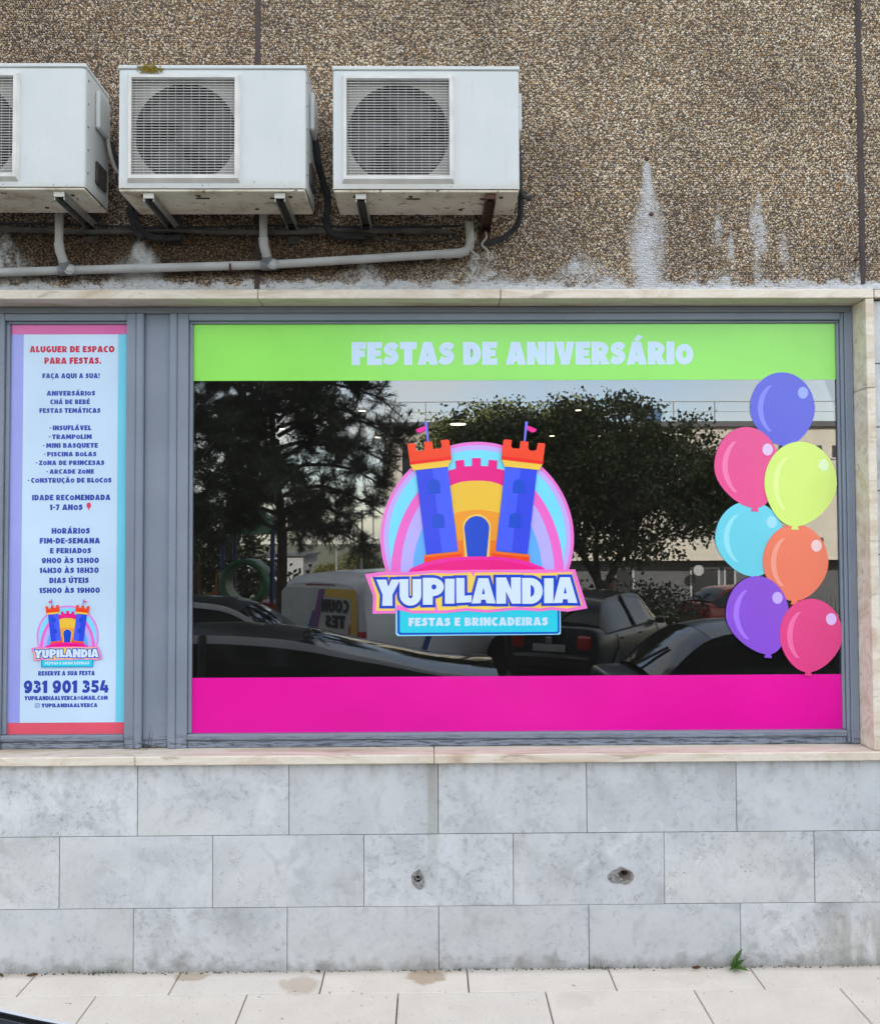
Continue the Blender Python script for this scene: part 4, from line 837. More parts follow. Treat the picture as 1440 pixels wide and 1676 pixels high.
def make_car(label, loc, rz, body, roofm, rail, ws_end, rw_start, st, wb, belt, lamps=True, group='cars seen in the window'):
    """local x forward. rail: (x, half width, z) front foot -> rear foot of the roof side; st: stations (x, half width, z bottom, z top)"""
    r = thing('parked_car', label, 'car', loc, rz, group)
    S = []
    fine = [(q[0].x, q[1].x, q[0].y, q[0].z) for q in zip(catmull([(a_[0], a_[2], a_[3]) for a_ in st], 4), catmull([(a_[1], 0, 0) for a_ in st], 4))]
    for x, w, zb, zt in fine:
        half = [(w - .12, zb), (w - .04, zb + .05), (w - .012, zb + .16), (w, zb + .32), (w, zt - .30), (w - .012, zt - .16), (w - .035, zt - .08), (w - .075, zt - .03), (w - .14, zt), (w * .5, zt + .015), (0, zt + .02)]
        S.append([(x, y, z) for y, z in half] + [(x, -y, z) for y, z in half[::-1][1:]])
    m = MB().grid(S, closed=True); n = len(S[0]); m.add(S[0], [tuple(range(n))]); m.add(S[-1], [tuple(range(n))[::-1]]); m.build('body', body, r, True, ang=62)
    C = catmull([Vector(p) for p in rail], 6)
    crown = .05
    def top(i): return [(C[i].x, C[i].y * q, C[i].z + crown * (1 - q * q)) for q in (1, .6, .2, -.2, -.6, -1)]
    iw, ir = ws_end * 6, rw_start * 6
    MB().grid([top(i) for i in range(0, iw + 1)]).build('windscreen', M_CGL, r, True)
    MB().grid([[(x, y, z + .004) for x, y, z in top(i)] for i in range(iw, ir + 1)]).build('roof', roofm, r, True)
    MB().grid([top(i) for i in range(ir, len(C))]).build('rear_window', M_CGL, r, True)
    for s in (1, -1):
        MB().grid([[(p.x, s * p.y, p.z), (p.x, s * (p.y * .5 + belt[0] * .5), (p.z + belt[1]) / 2 + .0), (p.x, s * belt[0], belt[1] - .03)] for p in C]).build('side_window', M_CGL, r, True)
        MB().grid([[(p.x, s * (p.y - .004), p.z + .006), (p.x, s * p.y, p.z + .009), (p.x, s * (p.y + .006), p.z + .004), (p.x, s * (p.y + .032), p.z - .052)] for p in C]).build('roof_rail', body, r, True)
        xm = (C[iw].x + C[ir].x) / 2 - .05
        pz = min(C, key=lambda p: abs(p.x - xm))
        MB().tube([(xm, s * (pz.y + .006), pz.z), (xm + .06, s * (belt[0] + .006), belt[1] - .03)], .035, 6).build('door_pillar', M_TRIM, r)
        MB().tube([(C[0].x - .06, s * (belt[0] + .02), belt[1] - .02), (C[-1].x + .1, s * (belt[0] + .02), belt[1] - .02)], .012, 6).build('window_sill_trim', M_TRIM, r)
        mx_ = C[0].x - .35; MB().cbox(mx_ - .07, mx_ + .07, s * (belt[0] + .02) - (.0 if s > 0 else .16), s * (belt[0] + .02) + (.16 if s > 0 else 0), belt[1] - .07, belt[1] + .05, .03).build('door_mirror', body, r, True)
        sw_ = max(q[1] for q in st)
        for xx in (C[0].x - .28, xm, xm - .85): MB().tube([(xx, s * (sw_ + .001), .34), (xx - .02, s * (sw_ + .001), belt[1] - .30), (xx - .04, s * (sw_ - .03), belt[1] - .07)], .006, 5).build('door_seam', M_TRIM, r)
        for xx in (xm + .2, xm - .75): MB().cbox(xx, xx + .18, s * (st[len(st) // 2][1] + .01) - .012, s * (st[len(st) // 2][1] + .01) + .012, belt[1] - .16, belt[1] - .13, .006).build('door_handle', body, r)
    xr, wr, zb, zt = st[0]; xf, wf, zbf, ztf = st[-1]
    for s in (1, -1):
        MB().cbox(xr - .03, xr + .22, s * (wr - .16) - .12, s * (wr - .16) + .13, zt - .30, zt - .06, .04).build('tail_light', M_RED, r, True)
        MB().cbox(xf - .25, xf + .02, s * (wf - .17) - .14, s * (wf - .17) + .14, ztf - .22, ztf - .08, .04).build('headlight', M_CLR, r, True)
    MB().cbox(xr - .05, xr + .1, -wr + .06, wr - .06, zb + .02, zb + .26, .05).build('rear_bumper', body, r, True); MB().cbox(xf - .1, xf + .05, -wf + .06, wf - .06, zbf + .02, zbf + .24, .05).build('front_bumper', body, r, True)
    MB().cbox(xr - .062, xr - .045, -.26, .26, zb + .30, zb + .41, .004).build('number_plate', M_PLATE, r)
    hw = max(s_[1] for s_ in st)
    if rail is railD:
        q = C[ir]; e = C[-1];
        MB().tube([(e.x - .02, 0, e.z + crown + .02), ((q.x + e.x) / 2 - .03, .22, (q.z + e.z) / 2 + crown + .015)], .012, 6).build('rear_wiper', M_TRIM, r)
        MB().cbox(xr - .07, xr - .04, -.05, .05, zt - .20, zt - .10, .01).build('badge', M_RIM, r)
    wheels(r, [(wb[0], hw - .09), (wb[0], -hw + .09), (wb[1], hw - .09), (wb[1], -hw + .09)], .31)
    for x in wb:
        for s in (1, -1): MB().lathe([(.36, -.02), (.37, .012), (.0, .012)], 'Y', 24, (x, s * (hw - .008), .32)).build('wheel_arch', M_TRIM, r)
    return r
RZ1 = gz(-2.9) + .004
silver = paint('silver_paint', (.52, .54, .57)); whitep = paint('white_paint', (.78, .79, .79)); darkp = paint('dark_grey_paint', (.022, .023, .027)); blackp = paint('black_paint', (.012, .013, .016)); redp = paint('red_paint', (.35, .02, .02))
# silver car close to the kerb, roof side measured in world x
ox = -1.0; zc = -RZ1
railA = [(.52, .70, .93 + zc), (.05, .62, .975 + zc), (-.30, .59, 1.045 + zc), (-.66, .565, 1.117 + zc), (-1.03, .55, 1.205 + zc), (-1.45, .54, 1.245 + zc), (-1.85, .54, 1.255 + zc), (-2.4, .55, 1.22 + zc), (-2.85, .60, 1.08 + zc), (-3.1, .68, .92 + zc)]
stA = [(-2.12, .70, .38, .92), (-2.0, .80, .26, .97), (-1.3, .84, .22, .99), (0, .85, .22, .97), (1.0, .84, .22, .955), (1.5, .83, .22, .90), (1.95, .77, .26, .80), (2.12, .66, .34, .66)]
make_car('silver car with black roof at the kerb, reflected lowest left in the window', (ox, -3.034, RZ1), 0, silver, blackp, [(x - ox, y, z) for x, y, z in railA], 4, 7, stA, (1.3, -1.28), (.80, .95))
stD = [(-2.05, .70, .36, .98), (-1.95, .80, .25, 1.02), (-1.2, .84, .22, 1.0), (0, .85, .22, .97), (1.15, .84, .22, .94), (1.6, .82, .22, .88), (1.95, .76, .26, .78), (2.1, .66, .34, .66)]
make_car('black hatchback at the kerb reflected at the lower right of the window', (3.50, -2.95, RZ1), 0, blackp, blackp, railD, 1, 4, stD, (1.28, -1.25), (.80, .96))
railB = [(1.0, .72, .95), (.4, .62, 1.33), (-.05, .58, 1.43), (-.75, .57, 1.44), (-1.4, .58, 1.36), (-1.85, .68, .98)]
make_car('white car reflected in the lower left corner of the window, beyond the silver car', (-2.62, -6.6, gz(-6.6) + .004), R_(2), paint('pale_car_paint', (.6, .61, .62)), darkp, [(x, y, z + .07) for x, y, z in railB], 1, 4, stD, (1.28, -1.25), (.80, .96))
gv = Vector((.5, -.866)); gc = Vector((1.78, -8.95)) + gv * 2.1
make_car('dark grey hatchback seen from behind in the reflection, right of the castle logo', (gc.x, gc.y, gz(gc.y) + .004), R_(-60), darkp, darkp, railD, 1, 4, stD, (1.28, -1.25), (.80, .96))
make_car('red car mostly hidden behind the purple balloon in the reflection', (9.2, -20.5, gz(-20.5) + .004), R_(-15), redp, redp, railD, 1, 4, stD, (1.28, -1.25), (.80, .96))

# white van with printed rear window
h = 36; vv = Vector((math.sin(R_(h)), -math.cos(R_(h)))); vw = Vector((math.cos(R_(h)), math.sin(R_(h))))
vc = Vector((-.90, -7.95)) - vw * .87 + vv * 2.15
VN = thing('delivery_van', 'white delivery van with printed rear door, reflected beside the castle logo', 'van', (vc.x, vc.y, gz(vc.y) + .0), R_(h - 90))
prof = [(-2.15, .80, .32, 1.71), (-2.10, .86, .25, 1.74), (-1.9, .88, .22, 1.83), (-1.0, .88, .22, 1.86), (.2, .88, .22, 1.85), (.75, .86, .22, 1.76), (1.15, .85, .22, 1.40), (1.5, .85, .22, 1.08), (2.0, .80, .26, .92), (2.15, .70, .34, .74)]
S = []
for x, w, zb, zt in prof:
    hh = [(w - .08, zb), (w - .01, zb + .12), (w, zb + .35), (w - .01, min(zt - .12, 1.0)), (w - .09, zt - .13), (w - .16, zt - .03), (w * .5, zt + .01), (0, zt + .02)]
    S.append([(x, y, z) for y, z in hh] + [(x, -y, z) for y, z in hh[::-1][1:]])
m = MB().grid(S, closed=True); n = len(S[0]); m.add(S[0], [tuple(range(n))]); m.add(S[-1], [tuple(range(n))[::-1]]); m.build('body', whitep, VN, True)
def rear(name, pts, mat, x, th=.012):
    if name in ('door_print', 'print_stripe'): pts = [(y * 1.1, 1.0 + (z - 1.02) * 1.15) for y, z in pts]
    m = MB(); k = len(pts); f_ = [(x, y, z) for y, z in pts]; b_ = [(x + th, y, z) for y, z in pts]
    return m.add(f_ + b_, [tuple(range(k)), tuple(range(2 * k - 1, k - 1, -1))] + [(i, i + k, (i + 1) % k + k, (i + 1) % k) for i in range(k)]).build(name, mat, VN)
# seen from behind: +y' (second coordinate) to the left of the viewer standing behind the van
M_PRINT = plain('van_print_white', (.55, .55, .53), .4); M_YEL = plain('van_yellow', (.80, .48, .05), .4); M_PUR = plain('van_purple', (.20, .06, .24), .4); M_PINK = plain('van_pink', (.45, .07, .18), .4); M_BLUE = plain('van_blue', (.03, .09, .28), .4)
rear('door_print', [(-.70, 1.02), (.66, 1.02), (.66, 1.52), (.60, 1.58), (-.64, 1.58), (-.70, 1.52)], M_PRINT, -2.165, .05)
rear('print_stripe', [(-.16, 1.03), (-.05, 1.03), (.10, 1.57), (-.0, 1.57)], M_PUR, -2.172, .006)
rear('print_stripe', [(.10, 1.48), (.11, 1.575), (.62, 1.575), (.64, 1.52), (.655, 1.03), (.54, 1.03), (.56, 1.46)], M_YEL, -2.172, .006)
rear('print_stripe', [(-.22, 1.03), (-.17, 1.03), (-.08, 1.30), (-.12, 1.30)], M_BLUE, -2.174, .006)
rear('print_stripe', [(.50, 1.03), (.535, 1.03), (.545, 1.16), (.50, 1.10)], M_PINK, -2.174, .006)
for s, zz, xc, w_ in (('COUN', 1.31, .31, .52), ('TES', 1.09, .31, .38)):
    cs, w = text_contours(s, .06)
    o = sheet('lettering', [[((px / w - .5) * w_, py * .18) for px, py in c] for c in cs], M_TRIM, VN, 0, .004)
    o.location = (-2.176, xc, zz); o.rotation_euler = (0, 0, -math.pi / 2)
rear('brake_light_bar', [(-.30, 1.675), (.30, 1.675), (.28, 1.705), (-.28, 1.705)], M_RED, -2.15, .05)
rear('rear_bumper', [(-.80, .30), (.80, .30), (.80, .52), (-.80, .52)], M_TRIM, -2.20, .12)
rear('number_plate', [(-.26, .72), (.26, .72), (.26, .83), (-.26, .83)], M_PLATE, -2.17, .05)
rear('door_gap', [(-.006, .55), (.006, .55), (.006, 1.0), (-.006, 1.0)], M_TRIM, -2.158, .01)
for s in (1, -1):
    rear('tail_light', [(s * .70, .80), (s * .84, .80), (s * .84, 1.06), (s * .72, 1.06)][::s], M_RED, -2.17, .12)
    MB().grid([[(.45, s * .868, 1.06), (.45, s * .805, 1.60)], [(.75, s * .862, 1.06), (.72, s * .80, 1.58)], [(1.35, s * .855, 1.06), (1.0, s * .81, 1.42)]]).build('side_window', M_CGL, VN)
    MB().grid([[(-.95, s * .885, .55), (-.80, s * .885, .55)], [(-.70, s * .888, 1.0), (-.55, s * .888, 1.0)], [(-.55, s * .84, 1.35), (-.42, s * .84, 1.35)]]).build('side_stripe', M_BLUE, VN)
    MB().cbox(1.0, 1.14, s * .95 - .09, s * .95 + .09, 1.05, 1.25, .03).build('door_mirror', M_TRIM, VN, True)
    MB().cbox(1.98, 2.14, s * .62 - .13, s * .62 + .13, .66, .82, .04).build('headlight', M_CLR, VN, True)
    for x in (1.35, -1.35): MB().lathe([(.37, -.02), (.38, .012), (.0, .012)], 'Y', 24, (x, s * .882, .33)).build('wheel_arch', M_TRIM, VN)
MB().grid([[(.80, .70, 1.755), (.80, -.70, 1.755)], [(1.17, .74, 1.41), (1.17, -.74, 1.41)], [(1.46, .76, 1.13), (1.46, -.76, 1.13)]]).build('windscreen', M_CGL, VN)
wheels(VN, [(1.35, .80), (1.35, -.80), (-1.35, .80), (-1.35, -.80)], .32)

# ------------------------------------------------------------------ far building, low buildings, fence, lamps
t = NT('cream_render'); p = t.pos(); n = t.noise(p, .5, 6); bk = t.new('TexBrick', Scale=1.0); bk.inputs['Color1'].default_value = (.50, .46, .39, 1); bk.inputs['Color2'].default_value = (.46, .42, .355, 1); bk.inputs['Mortar'].default_value = (.40, .36, .29, 1)
bk.inputs['Mortar Size'].default_value = .012; bk.inputs['Brick Width'].default_value = 1.2; bk.inputs['Row Height'].default_value = .6
t.l.new(t.vmap(p, rot=(R_(90), 0, 0)), bk.inputs['Vector']); t.base(t.mix(t.math('MULTIPLY', n, .4), bk.outputs['Color'], (.42, .385, .325))); t.set(Roughness=.9); M_CREAM = t.m
M_CAP = plain('roof_cap', (.07, .07, .075), .7); M_WIN = plain('dark_window', (.02, .022, .026), .15); M_GREYB = plain('grey_block', (.30, .30, .30), .9)
M_WFR = plain('window_frame_grey', (.4, .4, .4), .6)
D = -38.0
FB = thing('cream_building', 'cream building with dark flat roof edge reflected behind the trees', 'building', (0, 0, 0))
MB().box(-2.2, 26, D - 14, D, .95, 7.4).build('wall', M_CREAM, FB)
MB().box(-2.35, 26.2, D - 14.2, D + .2, 7.4, 7.66).build('roof_edge', M_CAP, FB)
MB().box(-2.0, 25.8, D - 13.8, D - .8, -1.7, .95).build('ground_floor', M_CAP, FB)
for (x0, x1, z0, z1) in ((-1.35, -.85, 5.0, 6.6), (14.3, 16.4, 5.9, 6.5), (16.9, 19.0, 5.9, 6.5), (19.5, 21.6, 5.9, 6.5), (5.6, 6.4, 5.0, 6.4), (18.85, 19.0, 1.1, 2.0), (16.2, 18.0, 3.4, 4.7), (21, 22.8, 3.4, 4.7)):
    w = MB().box(x0, x1, D - .1, D + .02, z0, z1).build('window', M_WIN, FB); MB().box(x0 - .06, x1 + .06, D + .001, D + .07, z0 - .07, z0 - .001).build('sill', M_WFR, w)
for (x0, x1) in ((9.0, 10.0), (12.7, 14.2), (14.4, 15.0), (3.0, 5.0), (16, 18)): 
    w = MB().box(x0, x1, D - .9, D - .74, -1.0, .6).build('shop_window', M_GREYB, FB); MB().box(x0 + .1, x1 - .1, D - .739, D - .73, -.9, .5).build('pane', M_WIN, w)
MB().lathe([(0, 0), (.26, 0), (.26, -.06)], 'Y', 24, (12.9, D + .05, .48)).build('round_sign', M_GREYB, FB)
rl = part_empty('roof_railing', FB); 
MB().tube([(-2.2, D + .0, 8.65), (26, D + .0, 8.65)], .025, 6).build('top_rail', M_METAL, rl); MB().tube([(-2.2, D + .0, 8.15), (26, D + .0, 8.15)], .015, 6).build('mid_rail', M_METAL, rl)
pm = MB().tube([(0, D, 7.66), (0, D, 8.65)], .03, 6).mesh('rail_post', M_METAL)
for k in range(15): link('rail_post', pm, rl, (-2.2 + k * 2, 0, 0))
MB().cbox(10.3, 11.3, D - 1.2, D - .3, 7.67, 8.4, .08).build('water_tank', plain('blue_tank', (.03, .10, .22), .5), FB)
LB = thing('low_building', 'low grey building far behind the van in the reflection', 'building'); MB().box(-13.5, -9.0, -66, -58, -1.7, .85).build('wall', M_GREYB, LB); MB().box(-13.7, -8.8, -66.2, -57.8, .85, 1.0).build('roof_edge', M_CAP, LB)
for x in (-12.6, -11.3): MB().box(x, x + .9, -58.1, -57.98, -.6, .3).build('window', M_WIN, LB)
for x, y, hgt, lab in ((-3.9, -46, 5.2, 'tall thin street lamp just left of the castle logo in the reflection'), (-6.0, -52, 3.6, 'shorter street lamp left of the tall one in the reflection'), (-4.3, -62, 6.2, 'far street lamp post beside the tall one in the reflection')):
    L = thing('street_lamp', lab, 'street lamp', (x, y, gz(y)), 0, 'street lamps in the reflection')
    MB().tube([(0, 0, 0), (0, 0, hgt * .6), (0, 0, hgt)], [.08, .06, .045], 8).build('pole', M_METAL, L); MB().cbox(-.1, .45, -.1, .1, hgt, hgt + .1, .03).build('lamp_head', M_METAL, L)
FN = thing('metal_fence', 'dark metal picket fence across the street in the reflection', 'fence', (0, -20.5, gz(-20.5)))
for z in (.15, 1.0): MB().box(5.6, 11.6, .03, .06, z, z + .04).build('rail', M_CAP, FN)
pk = MB().box(-.012, .012, 0, .025, .0, 1.15).mesh('picket', M_CAP)
for k in range(48): link('picket', pk, FN, (5.62 + k * .127, 0, 0))
PG = thing('play_structure', 'playground tower with green tunnel and orange slide reflected at the left of the window', 'playground', (-5.55, -19.5, gz(-19.5)))
M_PG = plain('play_green', (.03, .13, .05), .45); M_POR = plain('play_orange', (.50, .20, .03), .45); M_PRED = plain('play_red', (.32, .03, .02), .45); M_PBL = plain('play_blue', (.03, .07, .22), .45)
pm = MB().tube([(0, 0, 0), (0, 0, 3.0)], .06, 10).mesh('post', M_PBL)
for x in (.1, 1.4):
    for y in (-.7, .7): link('post', pm, PG, (x, y, 0))
MB().cbox(0, 1.5, -.8, .8, 1.0, 1.1, .02).build('deck', M_PRED, PG); MB().cbox(.0, 1.5, .72, .80, .55, 1.0, .03).build('panel', M_PRED, PG)
MB().lathe([(.55, -.5), (.62, -.45), (.62, .45), (.55, .5), (.46, .45), (.46, -.45)], 'Y', 24, (.75, .75, 1.65)).build('tunnel', M_PG, PG, True); MB().lathe([(.95, 0), (.6, .45), (.0, .75)], 'Z', 8, (.75, 0, 2.9)).build('roof', M_PG, PG)
rows = [];
for i in range(9):
    u = i / 8; x = -.05 - 1.5 * u; z = 1.15 - 1.0 * (u * u * (3 - 2 * u)); rows.append([(x, .45, z + .30), (x, .42, z + .05), (x, 0, z), (x, -.42, z + .05), (x, -.45, z + .30)])
MB().grid(rows).build('slide', M_POR, PG, True); MB().cbox(-.06, .0, -.8, .8, 1.1, 1.9, .03).build('panel', M_POR, PG)
SW = thing('swing_frame', 'wooden swing frame beside the playground tower in the reflection', 'swing', (-7.9, -19.2, gz(-19.2)))
M_WOOD = plain('brown_wood', (.16, .10, .05), .8)
for x in (0, 1.7):
    for s in (-1, 1): MB().tube([(x + s * .35, s * .5, 0), (x, 0, 2.1)], .05, 8).build('leg', M_WOOD, SW)
MB().tube([(-.1, 0, 2.1), (1.8, 0, 2.1)], .05, 8).build('beam', M_WOOD, SW)
MB().cbox(.6, 1.1, -.12, .12, .5, .54, .01).build('seat', M_TRIM, SW); MB().tube([(.62, 0, .52), (.62, 0, 2.1)], .01, 5).build('chain', M_METAL, SW); MB().tube([(1.08, 0, .52), (1.08, 0, 2.1)], .01, 5).build('chain', M_METAL, SW)

# ------------------------------------------------------------------ trees
def leafmat(name, col):
    t = NT(name); n = t.noise(t.pos(), 1.3, 3); c = tuple(col)
    t.base(t.ramp(n, [(.3, tuple(x * .6 for x in c)), (.7, tuple(x * 1.35 for x in c))])); t.set(Roughness=.6, Specular_IOR_Level=.3); return t.m
M_BARK = plain('bark', (.085, .065, .05), .95, vary=.35, vscale=9)
def tris(name, P, D_, Sd, ln, w, mat, parent):
    """many leaf blades: P base points, D_ unit direction, Sd side vector (numpy)"""
    N = len(P); V = np.stack([P - Sd * w[:, None] * .3, P + D_ * (ln * .5)[:, None] + Sd * w[:, None], P + D_ * ln[:, None], P + D_ * (ln * .5)[:, None] - Sd * w[:, None]], 1).reshape(-1, 3)
    me = bpy.data.meshes.new(name); me.vertices.add(len(V)); me.vertices.foreach_set('co', V.astype('f').ravel())
    me.loops.add(N * 4); me.loops.foreach_set('vertex_index', np.arange(N * 4, dtype='i')); me.polygons.add(N)
    me.polygons.foreach_set('loop_start', np.arange(0, N * 4, 4, dtype='i')); me.polygons.foreach_set('loop_total', np.full(N, 4, 'i'))
    me.materials.append(mat); me.update(); return link(name, me, parent)
def unit(a): return a / np.maximum(1e-6, np.linalg.norm(a, axis=1))[:, None]
def leafy(name, label, loc, blobs, nclump, nleaf, size, mat, seed, trunk=None, group=None, cat='tree', spread=.42):
    r = np.random.default_rng(seed); T = thing(name, label, cat, loc, 0, group)
    b = np.array(blobs, float); vol = b[:, 3] * b[:, 4] * b[:, 5]; ci = r.choice(len(b), nclump, p=vol / vol.sum())
    d = unit(r.normal(size=(nclump, 3))); rad = r.random(nclump) ** .38; C = b[ci, :3] + d * rad[:, None] * b[ci, 3:6]
    k = np.repeat(np.arange(nclump), nleaf); N = len(k)
    P = C[k] + r.normal(size=(N, 3)) * spread * np.array([1, 1, .6]); Dd = unit(r.normal(size=(N, 3)) + (C[k] - b[ci[k], :3]) * .6 + np.array([0, 0, -.25])); Sd = unit(np.cross(Dd, r.normal(size=(N, 3))))
    tris('crown', P, Dd, Sd, r.uniform(.7, 1.3, N) * size, r.uniform(.25, .42, N) * size, mat, T)
    m = MB()
    for pts, rr_ in (trunk or []): m.tube(catmull(pts, 4), [rr_[0] + (rr_[1] - rr_[0]) * i / ((len(pts) - 1) * 4) for i in range((len(pts) - 1) * 4 + 1)], 9)
    if trunk: m.build('trunk', M_BARK, T, True)
    return T
# broadleaf tree across the street
z0 = gz(-18.0)
leafy('leafy_tree', 'broad dark leafy tree reflected in the middle and right of the window', (4.35, -18.0, z0),
      [(-.6, 0, 4.2, 2.2, 1.8, 1.4), (1.2, .2, 4.0, 2.3, 1.8, 1.3), (-2.4, 0, 4.9, 1.5, 1.3, .9), (.2, 0, 5.4, 1.5, 1.3, .9), (1.9, 0, 5.1, 1.0, 1.0, .8), (2.6, .3, 3.9, 1.0, 1.2, .9), (-1.9, .3, 3.3, .9, 1, .8), (-3.4, .2, 5.0, .7, .8, .5), (.9, 0, 6.0, .5, .5, .5), (-.9, 0, 5.9, .6, .5, .45), (3.2, 0, 4.6, .7, .7, .4), (3.3, .2, 3.2, .6, .6, .35), (-2.9, .2, 4.0, .8, .8, .6), (2.2, .2, 2.9, .9, .8, .35), (-.2, .3, 2.6, 1.5, .8, .45), (.9, .4, 2.35, 1.0, .7, .35), (3.1, .2, 3.6, 1.2, 1.0, .8), (-2.8, .2, 5.4, 1.2, .9, .6)], 1550, 36, .115, leafmat('broad_leaf', (.11, .13, .04)), 5,
      [([(0, 0, -.2), (.05, 0, .9), (-.1, 0, 1.6), (-.5, 0, 2.3), (-1.0, 0, 3.6)], (.17, .05)), ([(.0, 0, 1.2), (.35, .1, 2.0), (.9, .1, 3.0), (1.5, .1, 4.3)], (.12, .03)), ([(-.1, 0, 1.6), (-.1, -.2, 2.6), (.1, -.2, 4.6)], (.10, .03)), ([(-.5, 0, 2.3), (-1.4, .1, 3.0), (-2.4, .1, 4.2)], (.08, .02)), ([(-.95, .0, -.2), (-.75, .1, .9), (-.95, .1, 1.6), (-1.25, .1, 2.6)], (.10, .05))], spread=.20)
leafy('leafy_tree', 'lighter feathery tree reflected above the left tower of the castle logo', (.9, -23.0, gz(-23)),
      [(0, 0, 5.6, 1.3, 1.2, .9), (.8, 0, 6.2, 1.2, 1.0, .8), (-.4, 0, 6.3, .7, .7, .6), (1.9, 0, 6.0, 1.1, 1.0, .8), (2.8, 0, 6.3, 1.3, 1.0, .9), (3.6, 0, 6.7, .9, .8, .7), (1.2, 0, 6.9, .6, .6, .5)], 520, 34, .12, leafmat('feathery_leaf', (.12, .135, .035)), 6, [([(.6, 0, -.2), (.6, 0, 2.5), (.5, 0, 5.4)], (.14, .05))], spread=.24)
leafy('hedge', 'dense dark hedge behind the grey hatchback in the reflection', (4.3, -15.6, gz(-15.6)), [(-1.2, 0, .75, 1.0, .7, .8), (0, 0, .8, 1.0, .7, .85), (1.0, 0, .7, 1.0, .7, .8), (-2.0, 0, .6, .7, .6, .7)], 330, 26, .10, leafmat('hedge_leaf', (.05, .065, .02)), 7, None, None, 'hedge', .16)
for k, (x, y, s_, lab) in enumerate(((-5.6, -58, 1.5, 'sunlit yellow green shrub far away, left of the castle logo'), (-3.4, -56, 2.0, 'far sunlit tree touching the left edge of the castle logo'), (-7.6, -60, 1.0, 'small far sunlit shrub right of the low grey building'))):
    leafy('far_tree', lab, (x, y, gz(y)), [(0, 0, s_ * .9, s_ * .9, s_ * .8, s_ * .9), (s_ * .6, 0, s_ * 1.2, s_ * .6, s_ * .6, s_ * .7)], 120, 24, .16, leafmat('far_leaf%d' % k, (.10, .10, .025)), 20 + k, [([(0, 0, -.1), (0, 0, .5), (0, 0, 1.0)], (.1, .05))], 'far trees in the reflection', 'tree', .22)
# pine with drooping needle branches
def pine(label, loc, seed, sc=1.0):
    r = np.random.default_rng(seed); T = thing('pine_tree', label, 'tree', loc); m = MB(); tips = []
    tr_ = catmull([(0, 0, -.2), (.08, 0, 2.5), (-.1, .1, 5.0), (.1, 0, 8.5)], 6); m.tube(tr_, [.13 - .10 * i / (len(tr_) - 1) for i in range(len(tr_))], 10)
    for i in range(58):
        z = 2.6 + 5.4 * (i / 57) ** 1.0; a = i * 2.39996 + r.uniform(-.3, .3); L = (3.2 - 1.7 * abs((z - 4.4) / 4.2)) * r.uniform(.75, 1.12)
        d = np.array([math.cos(a), math.sin(a), 0]); pts = []
        for k in range(6):
            u = k / 5; pts.append((d * L * u + np.array([0, 0, z + .55 * L * u * (1 - u) * .9 - .55 * u * u + r.uniform(-.05, .05)])))
        m.tube([tuple(p) for p in pts], [.05 * (1 - .8 * k / 5) for k in range(6)], 5)
        for k in range(1, 6):
            for s in range(10):
                u = r.uniform(.25, 1); base = pts[min(5, int(u * 5))] + r.normal(size=3) * .06; side = unit((r.normal(size=(1, 3)) + d * .7 + np.array([[0, 0, .1]])))[0]; ll = r.uniform(.18, .5)
                e = base + side * ll; m.tube([tuple(base), tuple(e)], [.010, .005], 3, cap=False); tips.append((e, side)); tips.append((base + side * ll * .55, side))
    m.build('trunk', M_BARK, T, True)
    T.scale = (sc, sc, sc); E_ = np.array([t_[0] for t_ in tips]); S_ = np.array([t_[1] for t_ in tips]); nn = 32; k = np.repeat(np.arange(len(E_)), nn); N = len(k)
    Dd = unit(S_[k] * .75 + r.normal(size=(N, 3)) * .6); Sd = unit(np.cross(Dd, r.normal(size=(N, 3))))
    tris('crown', E_[k] - S_[k] * r.uniform(0, .14, N)[:, None], Dd, Sd, r.uniform(.13, .21, N), np.full(N, .0065), leafmat('pine_needle', (.07, .085, .042)), T)
pine('large dark pine with long needles reflected in the left half of the window', (-3.1, -13.6, gz(-13.6)), 3)
pine('second dark pine reflected at the left edge of the window, behind the larger one', (-7.6, -17.0, gz(-17.0)), 8, 1.05)
leafy('leafy_tree', 'dense dark leafy tree at the far left behind the playground in the reflection', (-9.0, -25.5, gz(-25.5)), [(0, 0, 2.6, 2.4, 1.5, 2.0), (2.2, 0, 2.4, 1.6, 1.2, 1.5), (-2, 0, 3.0, 2, 1.5, 2), (3.4, 0, 1.4, .9, .9, 1.0)], 420, 30, .2, leafmat('left_leaf', (.06, .06, .025)), 41, [([(0, 0, -.2), (0, 0, 1.2), (.1, 0, 2.4)], (.18, .08))], spread=.32)

# ------------------------------------------------------------------ a person across the street
PE = thing('person', 'person in dark jacket standing behind the grey hatchback in the reflection', 'person', (3.72, -13.6, gz(-13.6)), R_(170))
J = {'pelvis': (0, 0, .92, .13), 'chest': (0, 0, 1.22, .15), 'neck': (0, .01, 1.42, .06), 'jaw': (0, -.02, 1.50, .075), 'head': (0, 0, 1.59, .095), 'crown': (0, .01, 1.655, .06)}
for s, q in ((1, 'l'), (-1, 'r')):
    J.update({q + 'sh': (s * .18, 0, 1.36, .065), q + 'el': (s * .24, .03, 1.09, .048), q + 'wr': (s * .25, -.04, .86, .034), q + 'hand': (s * .25, -.06, .78, .036), q + 'hip': (s * .09, 0, .86, .10), q + 'kn': (s * .10, -.02, .48, .065), q + 'an': (s * .10, .02, .08, .045), q + 'toe': (s * .11, -.15, .035, .04)})
names = list(J); me = bpy.data.meshes.new('body')
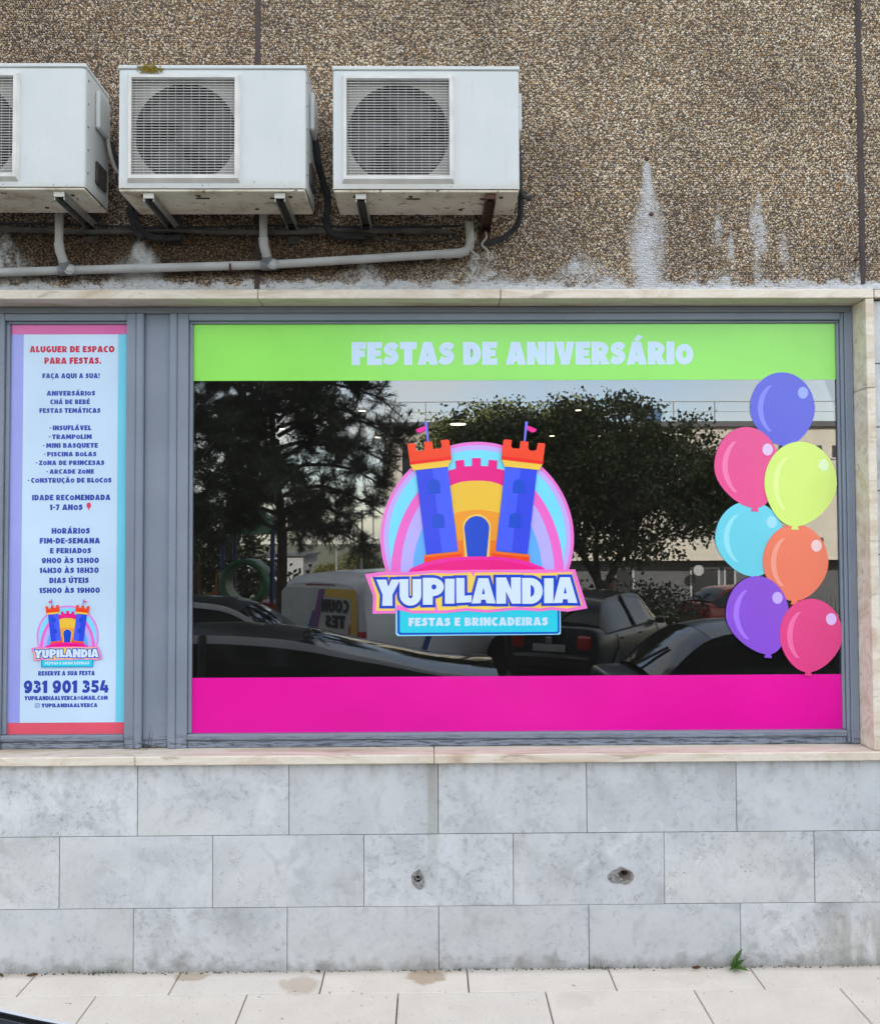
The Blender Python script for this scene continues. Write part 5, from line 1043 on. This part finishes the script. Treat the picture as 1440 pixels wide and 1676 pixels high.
E = [('pelvis', 'chest'), ('chest', 'neck'), ('neck', 'jaw'), ('jaw', 'head'), ('head', 'crown')] + [e for q in 'lr' for e in (('chest', q + 'sh'), (q + 'sh', q + 'el'), (q + 'el', q + 'wr'), (q + 'wr', q + 'hand'), ('pelvis', q + 'hip'), (q + 'hip', q + 'kn'), (q + 'kn', q + 'an'), (q + 'an', q + 'toe'))]
me.from_pydata([J[n][:3] for n in names], [(names.index(a), names.index(b)) for a, b in E], [])
t = NT('clothes_and_skin'); X, Y, Z = t.xyz(t.obj()); c = t.mix(t.step(Z, .93, .95), (.02, .022, .035), (.018, .018, .02)); c = t.mix(t.step(Z, 1.425, 1.435), c, (.32, .17, .11))
hand = t.math('MULTIPLY', t.step(t.math('ABSOLUTE', X), .19, .2), t.step(Z, .87, .85)); c = t.mix(hand, c, (.32, .17, .11)); t.base(c); t.set(Roughness=.7); me.materials.append(t.m)
bo = link('body', me, PE); sk = bo.modifiers.new('skin', 'SKIN'); sk.use_smooth_shade = True
for v_, n_ in zip(me.skin_vertices[0].data, names): v_.radius = (J[n_][3], J[n_][3])
me.skin_vertices[0].data[0].use_root = True
ss = bo.modifiers.new('sub', 'SUBSURF'); ss.levels = 2; ss.render_levels = 2
MB().lathe([(0, .11), (.05, .10), (.085, .06), (.098, 0), (.095, -.03)], 'Z', 18, (0, .022, 1.60)).build('hair', plain('dark_hair', (.02, .015, .012), .8), PE, True)
MB().lathe([(.0, -.024), (.012, -.012), (.017, .004), (.008, .02)], 'Y', 8, (0, -.095, 1.575)).build('nose', plain('skin', (.32, .17, .11), .6), PE, True)

# ------------------------------------------------------------------ lit ceiling lamps inside the shop
t = NT('lamp_glow'); t.base((.8, .8, .75)); t.set(Emission_Color=(1, .86, .62, 1), Emission_Strength=3.0); M_GLOW = t.m
LAMPS = [(.33, 6.2, .095, 'large round ceiling lamp glowing above the left tower of the castle logo'), (-.71, 5.1, .038, 'small ceiling lamp left of the castle logo, upper of two'), (-.70, 7.5, .032, 'small ceiling lamp left of the castle logo, lower of two'), (1.6, 7.4, .034, 'small ceiling lamp just right of the castle logo flags'), (1.56, 5.1, .03, 'small faint ceiling lamp high up right of the castle logo'), (-1.8, 6.6, .03, 'small ceiling lamp far left behind the glass')]
for x, y, r_, lab in LAMPS:
    L = thing('ceiling_lamp', lab, 'lamp', (x, y, 3.4), 0, 'ceiling lamps in the shop')
    MB().lathe([(0, -.052), (r_ * .96, -.05), (r_, -.044)], 'Z', 28).build('diffuser', M_GLOW, L, True); MB().lathe([(r_ + .004, -.045), (r_ + .006, -.002)], 'Z', 28).build('housing', M_WFR, L, True)
